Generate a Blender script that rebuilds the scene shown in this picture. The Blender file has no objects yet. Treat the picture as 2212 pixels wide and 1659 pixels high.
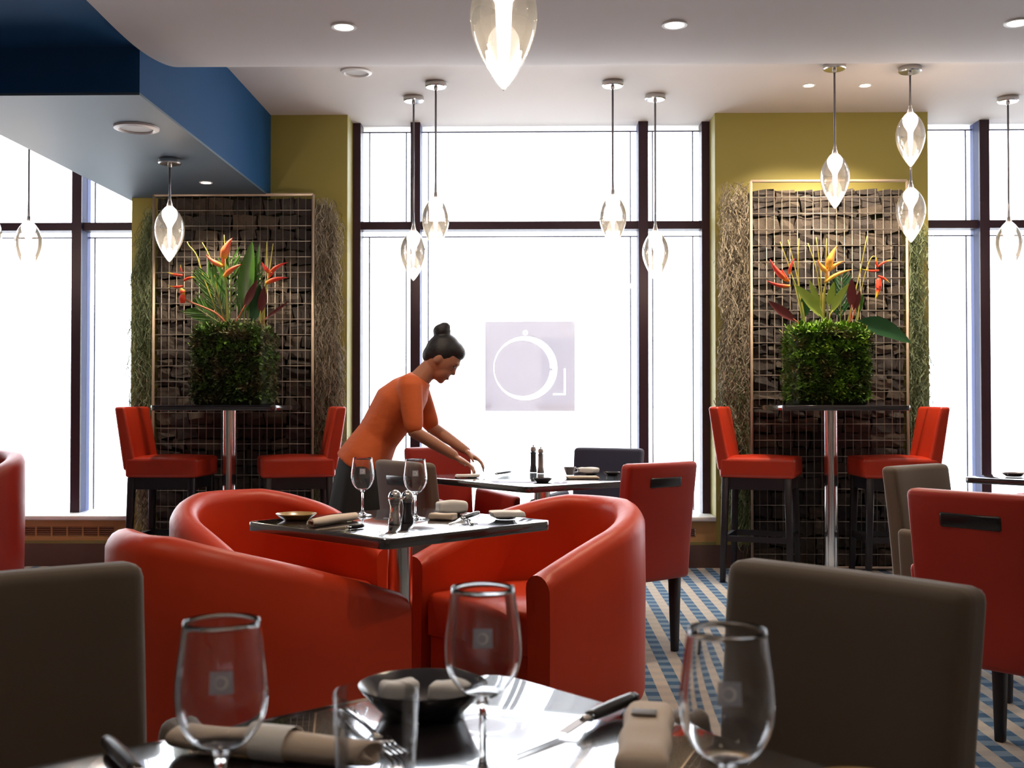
import bpy, bmesh, math, random
from mathutils import Vector, Matrix, Euler
from mathutils import noise as mnoise

S = bpy.context.scene
COL = S.collection
R = math.radians
PI = math.pi
random.seed(7)

# ------------------------------------------------------------------ camera
FPX = 2420.0
CAM_H = 1.12
YAW = math.atan(44 / FPX)
PITCH = math.atan(40.5 / FPX)
cam_d = bpy.data.cameras.new('camera')
cam_d.sensor_width = 36.0
cam_d.lens = 36.0 * FPX / 2212.0
cam_d.clip_start = 0.05
cam_d.clip_end = 200
cam_d.dof.use_dof = True
cam_d.dof.focus_distance = 4.6
cam_d.dof.aperture_fstop = 9.0
cam = bpy.data.objects.new('camera', cam_d)
COL.objects.link(cam)
cam.location = (0, 0, CAM_H)
cam.rotation_euler = (PI / 2 + PITCH, 0, YAW)
S.camera = cam
CAM_M = Euler((PI / 2 + PITCH, 0, YAW)).to_matrix()

def ray(px, py):
    return CAM_M @ Vector(((px - 1106.0) / FPX, -(py - 829.5) / FPX, -1.0))
def at_y(px, py, Y):
    d = ray(px, py); t = Y / d.y
    return Vector((d.x * t, Y, CAM_H + d.z * t))
def at_z(px, py, z):
    d = ray(px, py); t = (z - CAM_H) / d.z
    return Vector((d.x * t, d.y * t, z))

# ------------------------------------------------------------------ world, light, exposure
W = bpy.data.worlds.new('world'); S.world = W
W.use_nodes = True
bg = W.node_tree.nodes['Background']
bg.inputs[0].default_value = (0.90, 0.95, 1.0, 1)
bg.inputs[1].default_value = 10.5
S.view_settings.view_transform = 'Standard'
S.view_settings.look = 'None'
S.view_settings.gamma = 1.0
S.view_settings.use_curve_mapping = False
S.view_settings.exposure = 0.18
S.cycles.use_denoising = True
S.cycles.max_bounces = 10
S.cycles.transparent_max_bounces = 24
S.cycles.transmission_bounces = 10
S.cycles.glossy_bounces = 5
S.cycles.diffuse_bounces = 5
S.cycles.sample_clamp_indirect = 8.0
S.cycles.caustics_reflective = False
S.cycles.caustics_refractive = True

PY = 7.65      # room face of the pillars
WY = 7.97      # plane of the glass
ZC = 3.10      # ceiling along the windows
ZN = 2.75      # ceiling over the room
def portal(x0, x1):
    l = bpy.data.lights.new('window_portal', 'AREA'); l.shape = 'RECTANGLE'
    l.size = x1 - x0; l.size_y = 2.8
    l.cycles.is_portal = True
    o = bpy.data.objects.new('window_portal', l); COL.objects.link(o)
    o.location = ((x0 + x1) / 2, WY + 0.15, 1.75)
    o.rotation_euler = (-PI / 2, 0, 0)
for a, b in ((-5.9, -2.75), (-1.3, 1.3), (2.72, 5.9)):
    portal(a, b)

# ------------------------------------------------------------------ materials
MATS = {}
def nt_of(name):
    m = bpy.data.materials.new(name); m.use_nodes = True
    t = m.node_tree
    return m, t, t.nodes, t.links
def pbr(name, col, rough=0.6, metal=0.0, spec=0.5, noise=None, bump=None, emit=None, sheen=0.0, coat=0.0):
    m, t, n, l = nt_of(name)
    b = n['Principled BSDF']
    b.inputs['Base Color'].default_value = (*col, 1)
    b.inputs['Roughness'].default_value = rough
    b.inputs['Metallic'].default_value = metal
    b.inputs['Specular IOR Level'].default_value = spec
    if sheen: b.inputs['Sheen Weight'].default_value = sheen
    if coat: b.inputs['Coat Weight'].default_value = coat
    if emit:
        b.inputs['Emission Color'].default_value = (*emit[0], 1)
        b.inputs['Emission Strength'].default_value = emit[1]
    tc = None
    if noise or bump:
        tc = n.new('ShaderNodeTexCoord')
    if noise:
        sc, amt, col2 = noise
        nz = n.new('ShaderNodeTexNoise'); nz.inputs['Scale'].default_value = sc; nz.inputs['Detail'].default_value = 5
        l.new(tc.outputs['Object'], nz.inputs['Vector'])
        mx = n.new('ShaderNodeMix'); mx.data_type = 'RGBA'
        mx.inputs[6].default_value = (*col, 1); mx.inputs[7].default_value = (*col2, 1)
        rp = n.new('ShaderNodeMapRange'); rp.inputs[1].default_value = 0.35; rp.inputs[2].default_value = 0.68; rp.inputs[4].default_value = amt
        l.new(nz.outputs['Fac'], rp.inputs[0]); l.new(rp.outputs[0], mx.inputs[0])
        l.new(mx.outputs[2], b.inputs['Base Color'])
    if bump:
        sc, st = bump[0], bump[1]
        nz2 = n.new('ShaderNodeTexNoise'); nz2.inputs['Scale'].default_value = sc; nz2.inputs['Detail'].default_value = 4
        mp = n.new('ShaderNodeMapping')
        if len(bump) > 2: mp.inputs['Scale'].default_value = bump[2]
        l.new(tc.outputs['Object'], mp.inputs[0]); l.new(mp.outputs[0], nz2.inputs['Vector'])
        bp = n.new('ShaderNodeBump'); bp.inputs['Strength'].default_value = st; bp.inputs['Distance'].default_value = 0.01
        l.new(nz2.outputs['Fac'], bp.inputs['Height']); l.new(bp.outputs[0], b.inputs['Normal'])
    MATS[name] = m
    return m
def thin_glass(name, tint=(1, 1, 1), ior=1.5, gloss_mul=1.0, rough=0.0, glow=0.0, base=0.0):
    m, t, n, l = nt_of(name)
    n.remove(n['Principled BSDF'])
    tr = n.new('ShaderNodeBsdfTransparent'); tr.inputs[0].default_value = (*tint, 1)
    gl = n.new('ShaderNodeBsdfGlossy'); gl.inputs['Roughness'].default_value = rough
    fr = n.new('ShaderNodeFresnel'); fr.inputs[0].default_value = ior
    mu = n.new('ShaderNodeMath'); mu.operation = 'MULTIPLY'; mu.use_clamp = True; mu.inputs[1].default_value = gloss_mul
    mx = n.new('ShaderNodeMixShader')
    ad = n.new('ShaderNodeMath'); ad.operation = 'ADD'; ad.use_clamp = True; ad.inputs[1].default_value = base
    l.new(fr.outputs[0], mu.inputs[0]); l.new(mu.outputs[0], ad.inputs[0]); l.new(ad.outputs[0], mx.inputs[0])
    l.new(tr.outputs[0], mx.inputs[1]); l.new(gl.outputs[0], mx.inputs[2])
    out = mx.outputs[0]
    if glow:      # faint haze in the blown glass
        tl = n.new('ShaderNodeBsdfTranslucent'); tl.inputs[0].default_value = (1.0, 0.95, 0.9, 1)
        m2 = n.new('ShaderNodeMixShader'); m2.inputs[0].default_value = glow
        l.new(out, m2.inputs[1]); l.new(tl.outputs[0], m2.inputs[2]); out = m2.outputs[0]
    l.new(out, n['Material Output'].inputs[0])
    MATS[name] = m
def ramp_attr(name, stops, rough=0.5, attr='t', isl=0.0):
    m, t, n, l = nt_of(name)
    b = n['Principled BSDF']; b.inputs['Roughness'].default_value = rough
    a = n.new('ShaderNodeAttribute'); a.attribute_name = attr
    r = n.new('ShaderNodeValToRGB')
    while len(r.color_ramp.elements) < len(stops): r.color_ramp.elements.new(0.5)
    for e, (p, c) in zip(r.color_ramp.elements, stops):
        e.position = p; e.color = (*c, 1)
    l.new(a.outputs['Fac'], r.inputs[0]); l.new(r.outputs[0], b.inputs['Base Color'])
    MATS[name] = m
def island_ramp(name, stops, rough=0.8, trans=0.0):
    m, t, n, l = nt_of(name)
    b = n['Principled BSDF']; b.inputs['Roughness'].default_value = rough
    g = n.new('ShaderNodeNewGeometry')
    r = n.new('ShaderNodeValToRGB')
    while len(r.color_ramp.elements) < len(stops): r.color_ramp.elements.new(0.5)
    for e, (p, c) in zip(r.color_ramp.elements, stops):
        e.position = p; e.color = (*c, 1)
    l.new(g.outputs['Random Per Island'], r.inputs[0]); l.new(r.outputs[0], b.inputs['Base Color'])
    MATS[name] = m

def lump_ramp(name, stops, rough=0.8):
    """leaf colour that drifts in patches, with some leaf to leaf change"""
    m, t, n, l = nt_of(name)
    b = n['Principled BSDF']; b.inputs['Roughness'].default_value = rough
    g = n.new('ShaderNodeNewGeometry'); tc = n.new('ShaderNodeTexCoord')
    nz = n.new('ShaderNodeTexNoise'); nz.inputs['Scale'].default_value = 11; nz.inputs['Detail'].default_value = 2
    l.new(tc.outputs['Object'], nz.inputs['Vector'])
    mr = n.new('ShaderNodeMapRange'); mr.inputs[1].default_value = 0.32; mr.inputs[2].default_value = 0.70; mr.inputs[3].default_value = 0.0; mr.inputs[4].default_value = 0.72
    l.new(nz.outputs['Fac'], mr.inputs[0])
    ma = n.new('ShaderNodeMath'); ma.operation = 'MULTIPLY_ADD'; ma.inputs[1].default_value = 0.30
    l.new(g.outputs['Random Per Island'], ma.inputs[0]); l.new(mr.outputs[0], ma.inputs[2])
    r = n.new('ShaderNodeValToRGB')
    while len(r.color_ramp.elements) < len(stops): r.color_ramp.elements.new(0.5)
    for e, (p, c) in zip(r.color_ramp.elements, stops):
        e.position = p; e.color = tuple(1.5 * v for v in c) + (1,)
    l.new(ma.outputs[0], r.inputs[0]); l.new(r.outputs[0], b.inputs['Base Color'])
    MATS[name] = m

pbr('ceiling_paint', (0.56, 0.51, 0.485), 0.75, bump=(60, 0.03))
pbr('blue_paint', (0.016, 0.075, 0.19), 0.7, spec=0.1, bump=(60, 0.03))
pbr('soffit_paint', (0.072, 0.108, 0.148), 0.55, spec=0.25)
pbr('green_paint', (0.32, 0.275, 0.062), 0.55, bump=(70, 0.03))
pbr('back_wall_paint', (0.45, 0.37, 0.30), 0.8)
pbr('frame_dark', (0.035, 0.016, 0.026), 0.45, spec=0.3)
pbr('frame_skylit', (0.05, 0.065, 0.19), 0.55, spec=0.15)  # frame with the blue window light put into its colour
pbr('bead_grey', (0.10, 0.10, 0.16), 0.5)
pbr('sill_white', (0.8, 0.8, 0.8), 0.3)
pbr('casing_wood', (0.42, 0.24, 0.09), 0.45, noise=(9, 0.5, (0.34, 0.17, 0.06)))
pbr('slat_wood', (0.33, 0.17, 0.09), 0.5)
pbr('slot_dark', (0.10, 0.05, 0.035), 0.7)
pbr('olive_trim', (0.20, 0.18, 0.06), 0.6)
pbr('baseboard_brown', (0.10, 0.055, 0.045), 0.5, noise=(6, 0.5, (0.075, 0.04, 0.035)))
LEATHER_B = (14, 0.12)
pbr('red_leather', (0.37, 0.026, 0.013), 0.45, spec=0.35, noise=(3.5, 0.6, (0.31, 0.019, 0.011)), bump=(220, 0.05))
pbr('orange_leather', (0.55, 0.042, 0.008), 0.42, spec=0.32, noise=(3.0, 0.6, (0.50, 0.034, 0.008)), bump=(26, 0.16, (1, 1, 0.12)))
pbr('stool_leather', (0.56, 0.04, 0.012), 0.33, spec=0.5, noise=(4, 0.6, (0.48, 0.03, 0.012)), bump=(200, 0.04))
pbr('taupe_fabric', (0.118, 0.086, 0.062), 0.8, sheen=0.15, bump=(500, 0.10))
pbr('navy_fabric', (0.035, 0.04, 0.085), 0.75, sheen=0.2, bump=(500, 0.10))
pbr('dark_wood', (0.012, 0.008, 0.012), 0.4)
pbr('table_black', (0.022, 0.018, 0.022), 0.14, spec=1.0, noise=(16, 0.5, (0.035, 0.028, 0.026)), coat=1.0)
pbr('chrome', (0.78, 0.76, 0.74), 0.14, metal=1.0)
pbr('nickel', (0.55, 0.53, 0.52), 0.24, metal=1.0)
pbr('cable', (0.20, 0.19, 0.21), 0.4, metal=0.6)
pbr('bulb_glow', (1, 1, 1), 0.3, emit=((1.0, 0.90, 0.76), 16))
pbr('lamp_disc', (1, 1, 1), 0.3, emit=((1.0, 0.88, 0.68), 22))
pbr('white_plastic', (0.75, 0.74, 0.73), 0.45)
pbr('speaker_mesh', (0.50, 0.50, 0.50), 0.6, bump=(400, 0.3))
pbr('napkin', (0.78, 0.66, 0.55), 0.85, bump=(300, 0.10), noise=(20, 0.4, (0.70, 0.56, 0.45)))
pbr('napkin_white', (0.92, 0.91, 0.90), 0.85, bump=(300, 0.10))
pbr('napkin_label', (0.16, 0.14, 0.14), 0.6)
pbr('plate_dark', (0.035, 0.034, 0.045), 0.22, spec=0.6)
pbr('plate_gold', (0.42, 0.27, 0.10), 0.25, spec=0.6)
pbr('butter', (0.85, 0.80, 0.66), 0.5)
pbr('black_handle', (0.012, 0.011, 0.013), 0.25)
pbr('skin', (0.44, 0.20, 0.12), 0.5)
pbr('hair', (0.012, 0.011, 0.014), 0.45, bump=(60, 0.3, (1, 1, 6)))
pbr('shirt_orange', (0.62, 0.12, 0.025), 0.75, bump=(12, 0.25, (1, 1, 3)))
pbr('skirt_black', (0.008, 0.009, 0.009), 0.8)
pbr('lip', (0.32, 0.08, 0.06), 0.5)
pbr('eye_dark', (0.02, 0.012, 0.01), 0.3)
pbr('wire_metal', (0.38, 0.34, 0.29), 0.4, metal=0.7)
pbr('rim_metal', (0.62, 0.50, 0.38), 0.4, metal=0.4)
pbr('moss_core', (0.03, 0.04, 0.012), 0.95)
pbr('stem_green', (0.20, 0.26, 0.05), 0.5)
pbr('stem_red', (0.42, 0.12, 0.05), 0.5)
pbr('leaf_green', (0.05, 0.16, 0.02), 0.35, noise=(14, 0.5, (0.09, 0.22, 0.03)))
pbr('leaf_light', (0.22, 0.33, 0.04), 0.4, noise=(14, 0.6, (0.34, 0.40, 0.08)))
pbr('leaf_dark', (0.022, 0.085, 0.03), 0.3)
pbr('leaf_red', (0.14, 0.022, 0.02), 0.35, noise=(10, 0.5, (0.08, 0.02, 0.03)))
pbr('stalk_yellow', (0.36, 0.33, 0.06), 0.5)
pbr('pavement', (0.55, 0.55, 0.55), 0.9)
pbr('facade', (0.80, 0.79, 0.78), 0.9)
pbr('facade_window', (0.60, 0.62, 0.66), 0.7)
pbr('facade_trim', (0.60, 0.60, 0.62), 0.9)
pbr('street_blue', (0.05, 0.18, 0.34), 0.4)
thin_glass('window_glass', (0.98, 0.99, 1.0), 1.3, 0.6)
thin_glass('shade_glass', (0.62, 0.57, 0.56), 1.40, 1.0, 0.02, glow=0.013, base=0.26)
m, t, n, l = nt_of('clear_glass')
b = n['Principled BSDF']
b.inputs['Base Color'].default_value = (0.985, 0.985, 0.99, 1); b.inputs['Roughness'].default_value = 0.0
b.inputs['Transmission Weight'].default_value = 1.0; b.inputs['IOR'].default_value = 1.47
MATS['clear_glass'] = m
# frosted film (window and glass marks): part diffuse, part see-through
def film(name, dcol, tfac, ttint):
    m, t, n, l = nt_of(name)
    n.remove(n['Principled BSDF'])
    d = n.new('ShaderNodeBsdfDiffuse'); d.inputs[0].default_value = (*dcol, 1)
    tr = n.new('ShaderNodeBsdfTransparent'); tr.inputs[0].default_value = (*ttint, 1)
    mx = n.new('ShaderNodeMixShader'); mx.inputs[0].default_value = tfac
    l.new(d.outputs[0], mx.inputs[1]); l.new(tr.outputs[0], mx.inputs[2]); l.new(mx.outputs[0], n['Material Output'].inputs[0])
    MATS[name] = m
film('film_frost', (0.60, 0.58, 0.62), 0.29, (0.98, 0.96, 1.0))
film('mark_frost', (0.60, 0.62, 0.74), 0.12, (1, 1, 1))
thin_glass('clear_thin', (0.985, 0.985, 0.99), 1.35, 0.5)
film('mark_white', (1.0, 1.0, 1.0), 0.05, (1, 1, 1))
# stones: each piece a slightly different dark slate or bark tone
m, t, n, l = nt_of('gabion_stone')
b = n['Principled BSDF']; b.inputs['Roughness'].default_value = 0.75
oi = n.new('ShaderNodeObjectInfo'); tc = n.new('ShaderNodeTexCoord')
rp = n.new('ShaderNodeValToRGB')
for e, (p, c) in zip(rp.color_ramp.elements, ((0.0, (0.030, 0.024, 0.024)), (1.0, (0.105, 0.080, 0.058)))):
    e.position = p; e.color = (*c, 1)
e = rp.color_ramp.elements.new(0.55); e.color = (0.062, 0.051, 0.046, 1)
nz = n.new('ShaderNodeTexNoise'); nz.inputs['Scale'].default_value = 28; nz.inputs['Detail'].default_value = 6
l.new(tc.outputs['Object'], nz.inputs['Vector'])
mx = n.new('ShaderNodeMix'); mx.data_type = 'RGBA'; mx.blend_type = 'MULTIPLY'; mx.inputs[0].default_value = 0.75
mr = n.new('ShaderNodeMapRange'); mr.inputs[1].default_value = 0.35; mr.inputs[2].default_value = 0.65; mr.inputs[3].default_value = 0.45; mr.inputs[4].default_value = 1.3
l.new(oi.outputs['Random'], rp.inputs[0]); l.new(nz.outputs['Fac'], mr.inputs[0])
l.new(rp.outputs[0], mx.inputs[6]); l.new(mr.outputs[0], mx.inputs[7]); l.new(mx.outputs[2], b.inputs['Base Color'])
bp = n.new('ShaderNodeBump'); bp.inputs['Strength'].default_value = 0.5; bp.inputs['Distance'].default_value = 0.01
l.new(nz.outputs['Fac'], bp.inputs['Height']); l.new(bp.outputs[0], b.inputs['Normal'])
MATS['gabion_stone'] = m
# carpet: stripes that run towards the windows, the blue ones broken by cross ticks
m, t, n, l = nt_of('carpet')
b = n['Principled BSDF']; b.inputs['Roughness'].default_value = 0.95; b.inputs['Specular IOR Level'].default_value = 0.15
tc = n.new('ShaderNodeTexCoord'); sx = n.new('ShaderNodeSeparateXYZ'); l.new(tc.outputs['Object'], sx.inputs[0])
def mth(op, a, bb=None, c=None):
    q = n.new('ShaderNodeMath'); q.operation = op
    for k, v in enumerate((a, bb, c)):
        if v is None: continue
        if isinstance(v, (int, float)): q.inputs[k].default_value = v
        else: l.new(v, q.inputs[k])
    return q.outputs[0]
PER = 0.104
fx = mth('FRACT', mth('DIVIDE', mth('ADD', sx.outputs[0], 20.0), PER))
stripe = mth('GREATER_THAN', fx, 0.5)
cell = mth('FLOOR', mth('DIVIDE', mth('ADD', sx.outputs[0], 20.0), PER))
odd = mth('MODULO', cell, 2.0)
fy = mth('FRACT', mth('ADD', mth('DIVIDE', mth('ADD', sx.outputs[1], 20.0), 0.11), mth('MULTIPLY', odd, 0.5)))
tick = mth('GREATER_THAN', fy, 0.52)
def cmix(f, a, bb):
    q = n.new('ShaderNodeMix'); q.data_type = 'RGBA'
    l.new(f, q.inputs[0])
    for k, v in ((6, a), (7, bb)):
        if isinstance(v, tuple): q.inputs[k].default_value = (*v, 1)
        else: l.new(v, q.inputs[k])
    return q.outputs[2]
blue = cmix(tick, (0.050, 0.115, 0.215), (0.17, 0.24, 0.32))
lite = cmix(tick, (0.46, 0.41, 0.36), (0.41, 0.38, 0.35))
base = cmix(stripe, lite, blue)
nz = n.new('ShaderNodeTexNoise'); nz.inputs['Scale'].default_value = 260; l.new(tc.outputs['Object'], nz.inputs['Vector'])
mu = n.new('ShaderNodeMix'); mu.data_type = 'RGBA'; mu.blend_type = 'MULTIPLY'; mu.inputs[0].default_value = 0.35
l.new(base, mu.inputs[6]); l.new(nz.outputs['Fac'], mu.inputs[7]); l.new(mu.outputs[2], b.inputs['Base Color'])
bp = n.new('ShaderNodeBump'); bp.inputs['Strength'].default_value = 0.3; bp.inputs['Distance'].default_value = 0.004
l.new(nz.outputs['Fac'], bp.inputs['Height']); l.new(bp.outputs[0], b.inputs['Normal'])
MATS['carpet'] = m
RED = (0.62, 0.035, 0.012)
ramp_attr('bract_red', ((0.0, (0.80, 0.36, 0.03)), (0.16, (0.75, 0.14, 0.02)), (0.4, (0.66, 0.04, 0.015)), (1.0, (0.50, 0.02, 0.012))))
ramp_attr('bract_salmon', ((0.0, (0.85, 0.45, 0.04)), (0.2, (0.80, 0.22, 0.05)), (0.5, (0.74, 0.11, 0.04)), (1.0, (0.62, 0.05, 0.03))))
ramp_attr('bract_tip', ((0.0, (0.70, 0.05, 0.015)), (0.55, (0.66, 0.04, 0.012)), (0.75, (0.62, 0.36, 0.03)), (1.0, (0.40, 0.46, 0.06))))
ramp_attr('bract_orange', ((0.0, (0.80, 0.46, 0.05)), (0.35, (0.80, 0.38, 0.06)), (0.8, (0.76, 0.25, 0.03)), (1.0, (0.70, 0.16, 0.02))))
lump_ramp('moss_leaf', ((0.0, (0.20, 0.15, 0.05)), (0.22, (0.13, 0.13, 0.035)), (0.42, (0.045, 0.10, 0.012)), (0.7, (0.13, 0.26, 0.02)), (1.0, (0.34, 0.50, 0.05))))
lump_ramp('moss_leaf_dull', ((0.0, (0.17, 0.14, 0.08)), (0.3, (0.12, 0.115, 0.05)), (0.5, (0.045, 0.075, 0.025)), (0.75, (0.09, 0.18, 0.035)), (1.0, (0.24, 0.42, 0.06))))
island_ramp('hanging_grey', ((0.0, (0.16, 0.13, 0.085)), (0.5, (0.32, 0.275, 0.20)), (1.0, (0.50, 0.46, 0.38))))
island_ramp('hanging_green', ((0.0, (0.07, 0.10, 0.03)), (0.5, (0.17, 0.22, 0.10)), (1.0, (0.34, 0.42, 0.28))))

# ------------------------------------------------------------------ mesh helpers
def set_smooth(me, on=True):
    me.polygons.foreach_set('use_smooth', [on] * len(me.polygons))
def me_from(name, verts, faces, smooth=False):
    me = bpy.data.meshes.new(name)
    me.from_pydata([tuple(v) for v in verts], [], faces); me.update()
    if smooth: set_smooth(me)
    return me
def bm_me(name, bm, smooth=False, sharp=None):
    bmesh.ops.recalc_face_normals(bm, faces=bm.faces[:])
    if bm.calc_volume(signed=True) < 0: bmesh.ops.reverse_faces(bm, faces=bm.faces[:])
    me = bpy.data.meshes.new(name); bm.to_mesh(me); bm.free()
    if smooth:
        set_smooth(me)
        if sharp: me.set_sharp_from_angle(angle=R(sharp))
    return me
def ob(name, me, mat=None, parent=None, loc=(0, 0, 0), rot=(0, 0, 0), label=None, scale=None):
    if mat is not None and len(me.materials) == 0: me.materials.append(MATS[mat])
    o = bpy.data.objects.new(name, me); COL.objects.link(o)
    o.location = loc; o.rotation_euler = rot
    if scale: o.scale = scale
    if parent: o.parent = parent
    if label: o['label'] = label
    return o
def tag(o, label, cat, group=None, kind=None):
    o['label'] = label; o['category'] = cat
    if group: o['group'] = group
    if kind: o['kind'] = kind
    return o
def struct(o, label, cat):
    o['kind'] = 'structure'; o['label'] = label; o['category'] = cat
    return o
def thing(name, label, cat, loc=(0, 0, 0), rz=0.0, group=None):
    o = bpy.data.objects.new(name, None); COL.objects.link(o)
    o.location = loc; o.rotation_euler = (0, 0, rz); o.empty_display_size = 0.1
    return tag(o, label, cat, group)
def rbox(sx, sy, sz, r=0.0, seg=3, center=(0, 0, 0), deform=None, cuts=0, smooth=True):
    bm = bmesh.new(); bmesh.ops.create_cube(bm, size=1.0)
    bmesh.ops.scale(bm, vec=(sx, sy, sz), verts=bm.verts[:])
    if r > 0:
        bmesh.ops.bevel(bm, geom=bm.edges[:], offset=r, segments=seg, profile=0.5, affect='EDGES')
    if cuts:
        for ax, L in ((0, sx), (1, sy), (2, sz)):
            for k in range(1, cuts):
                v = Vector((0, 0, 0)); v[ax] = -L / 2 + L * k / cuts
                nn = Vector((0, 0, 0)); nn[ax] = 1
                bmesh.ops.bisect_plane(bm, geom=bm.verts[:] + bm.edges[:] + bm.faces[:], plane_co=v, plane_no=nn)
    for v in bm.verts:
        c = v.co.copy()
        if deform: c = Vector(deform(c.x, c.y, c.z))
        v.co = c + Vector(center)
    return bm_me('box', bm, smooth and r > 0, 50)
def boxes(lst):
    V, F = [], []
    for (x0, x1, y0, y1, z0, z1) in lst:
        k = len(V)
        V += [(x0, y0, z0), (x1, y0, z0), (x1, y1, z0), (x0, y1, z0), (x0, y0, z1), (x1, y0, z1), (x1, y1, z1), (x0, y1, z1)]
        F += [(k, k + 3, k + 2, k + 1), (k + 4, k + 5, k + 6, k + 7), (k, k + 1, k + 5, k + 4), (k + 1, k + 2, k + 6, k + 5), (k + 2, k + 3, k + 7, k + 6), (k + 3, k, k + 4, k + 7)]
    return me_from('box', V, F)
def lathe(prof, seg=32, smooth=True, sharp=40, a0=0.0, a1=2 * PI):
    full = abs(a1 - a0 - 2 * PI) < 1e-6
    bm = bmesh.new(); rings = []
    cnt = seg if full else seg + 1
    for (r, z) in prof:
        if r < 1e-6 and full:
            rings.append([bm.verts.new((0, 0, z))])
        else:
            rings.append([bm.verts.new((r * math.cos(a0 + (a1 - a0) * k / seg), r * math.sin(a0 + (a1 - a0) * k / seg), z)) for k in range(cnt)])
    for A, B in zip(rings[:-1], rings[1:]):
        for k in range(seg):
            k2 = (k + 1) % cnt
            if len(A) == 1 and len(B) == 1: continue
            if len(A) == 1: bm.faces.new((A[0], B[k2], B[k]))
            elif len(B) == 1: bm.faces.new((A[k], A[k2], B[0]))
            else: bm.faces.new((A[k], A[k2], B[k2], B[k]))
    if not full:
        me = bpy.data.meshes.new('lathe'); bm.to_mesh(me); bm.free(); set_smooth(me); return me
    return bm_me('lathe', bm, smooth, sharp)
def frame_at(d, up=Vector((0, 0, 1))):
    d = d.normalized()
    if abs(d.dot(up)) > 0.98: up = Vector((0, 1, 0))
    s = d.cross(up).normalized(); u = s.cross(d).normalized()
    return s, u
def sweep(pts, rad, seg=10, flat=None, caps=True, tattr=False):
    """tube along pts, rad a number or list; flat = (a, b) scale of the two cross axes"""
    pts = [Vector(p) for p in pts]; N = len(pts)
    if not isinstance(rad, (list, tuple)): rad = [rad] * N
    fa, fb = flat or (1, 1)
    V, F, T = [], [], []
    for i, p in enumerate(pts):
        d = (pts[min(i + 1, N - 1)] - pts[max(i - 1, 0)])
        s, u = frame_at(d)
        for k in range(seg):
            a = 2 * PI * k / seg
            V.append(p + s * (math.cos(a) * rad[i] * fa) + u * (math.sin(a) * rad[i] * fb)); T.append(i / (N - 1))
    for i in range(N - 1):
        for k in range(seg):
            k2 = (k + 1) % seg
            F.append((i * seg + k, i * seg + k2, (i + 1) * seg + k2, (i + 1) * seg + k))
    if caps:
        F.append(tuple(range(seg))[::-1]); F.append(tuple((N - 1) * seg + k for k in range(seg)))
    me = me_from('sweep', V, F, True)
    if tattr:
        at = me.attributes.new('t', 'FLOAT', 'POINT'); at.data.foreach_set('value', T)
    return me
def smooth_pts(pts, n=8):
    """Catmull-Rom through pts"""
    P = [Vector(p) for p in pts]
    P = [P[0] * 2 - P[1]] + P + [P[-1] * 2 - P[-2]]
    out = []
    for i in range(1, len(P) - 2):
        for k in range(n):
            t_ = k / n
            a, b_, c, d = P[i - 1], P[i], P[i + 1], P[i + 2]
            out.append(0.5 * ((2 * b_) + (c - a) * t_ + (2 * a - 5 * b_ + 4 * c - d) * t_ ** 2 + (-a + 3 * b_ - 3 * c + d) * t_ ** 3))
    out.append(P[-2]); return out
def leaf(base, tip, width, bend=0.0, sag=0.0, fold=0.25, thick=0.0025, N=12, facing=Vector((0, -1, 0)), peak=0.45):
    """a blade from base to tip: width profile, a fold along the midrib, real thickness"""
    base, tip = Vector(base), Vector(tip); d = tip - base; L = d.length
    dn = d.normalized(); s = dn.cross(facing).normalized(); u = s.cross(dn).normalized()
    V, F = [], []
    for i in range(N + 1):
        t_ = i / N
        c = base + d * t_ + s * (bend * math.sin(PI * t_) * L) + u * (sag * math.sin(PI * t_) * L)
        w = width * 0.5 * (math.sin(PI * min(t_ / (2 * peak), 1.0)) if t_ < peak else math.cos(PI / 2 * ((t_ - peak) / (1 - peak))) ** 0.8)
        w = max(w, 0.0012)
        for off in (0, -thick):
            V.append(c - s * w + u * (w * fold + off)); V.append(c + u * off); V.append(c + s * w + u * (w * fold + off))
    for i in range(N):
        a = i * 6; b_ = a + 6
        F += [(a, a + 1, b_ + 1, b_), (a + 1, a + 2, b_ + 2, b_ + 1), (a + 4, a + 3, b_ + 3, b_ + 4), (a + 5, a + 4, b_ + 4, b_ + 5), (a + 3, a, b_, b_ + 3), (a + 2, a + 5, b_ + 5, b_ + 2)]
    F += [(0, 3, 4, 1), (1, 4, 5, 2)]; e = N * 6; F += [(e, e + 1, e + 4, e + 3), (e + 1, e + 2, e + 5, e + 4)]
    me = me_from('leaf', V, F, True); me.set_sharp_from_angle(angle=R(50)); return me
def extrude_poly(loops, y0, y1):
    """polygon loops in (x, z), first outer then holes, as a solid slab between y0 and y1 (via a filled 2D curve)"""
    cu = bpy.data.curves.new('poly', 'CURVE'); cu.dimensions = '2D'; cu.fill_mode = 'BOTH'
    for lp in loops:
        sp = cu.splines.new('POLY'); sp.points.add(len(lp) - 1); sp.use_cyclic_u = True
        for p, q in zip(sp.points, lp): p.co = (q[0], q[1], 0, 1)
    cu.extrude = abs(y1 - y0) / 2
    o = bpy.data.objects.new('poly', cu); COL.objects.link(o)
    dg = bpy.context.evaluated_depsgraph_get(); dg.update()
    me = bpy.data.meshes.new_from_object(o.evaluated_get(dg))
    bpy.data.objects.remove(o); bpy.data.curves.remove(cu)
    me.transform(Matrix(((1, 0, 0, 0), (0, 0, -1, (y0 + y1) / 2), (0, 1, 0, 0), (0, 0, 0, 1))))
    return me

# ================================================================== ROOM SHELL
XW = 6.0; YB = -3.2
struct(ob('floor', boxes([(-XW - 0.2, XW + 0.2, YB - 0.2, PY + 0.45, -0.12, 0.0)]), 'carpet'), 'carpet with blue and beige stripes broken by cross ticks', 'floor')
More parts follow.
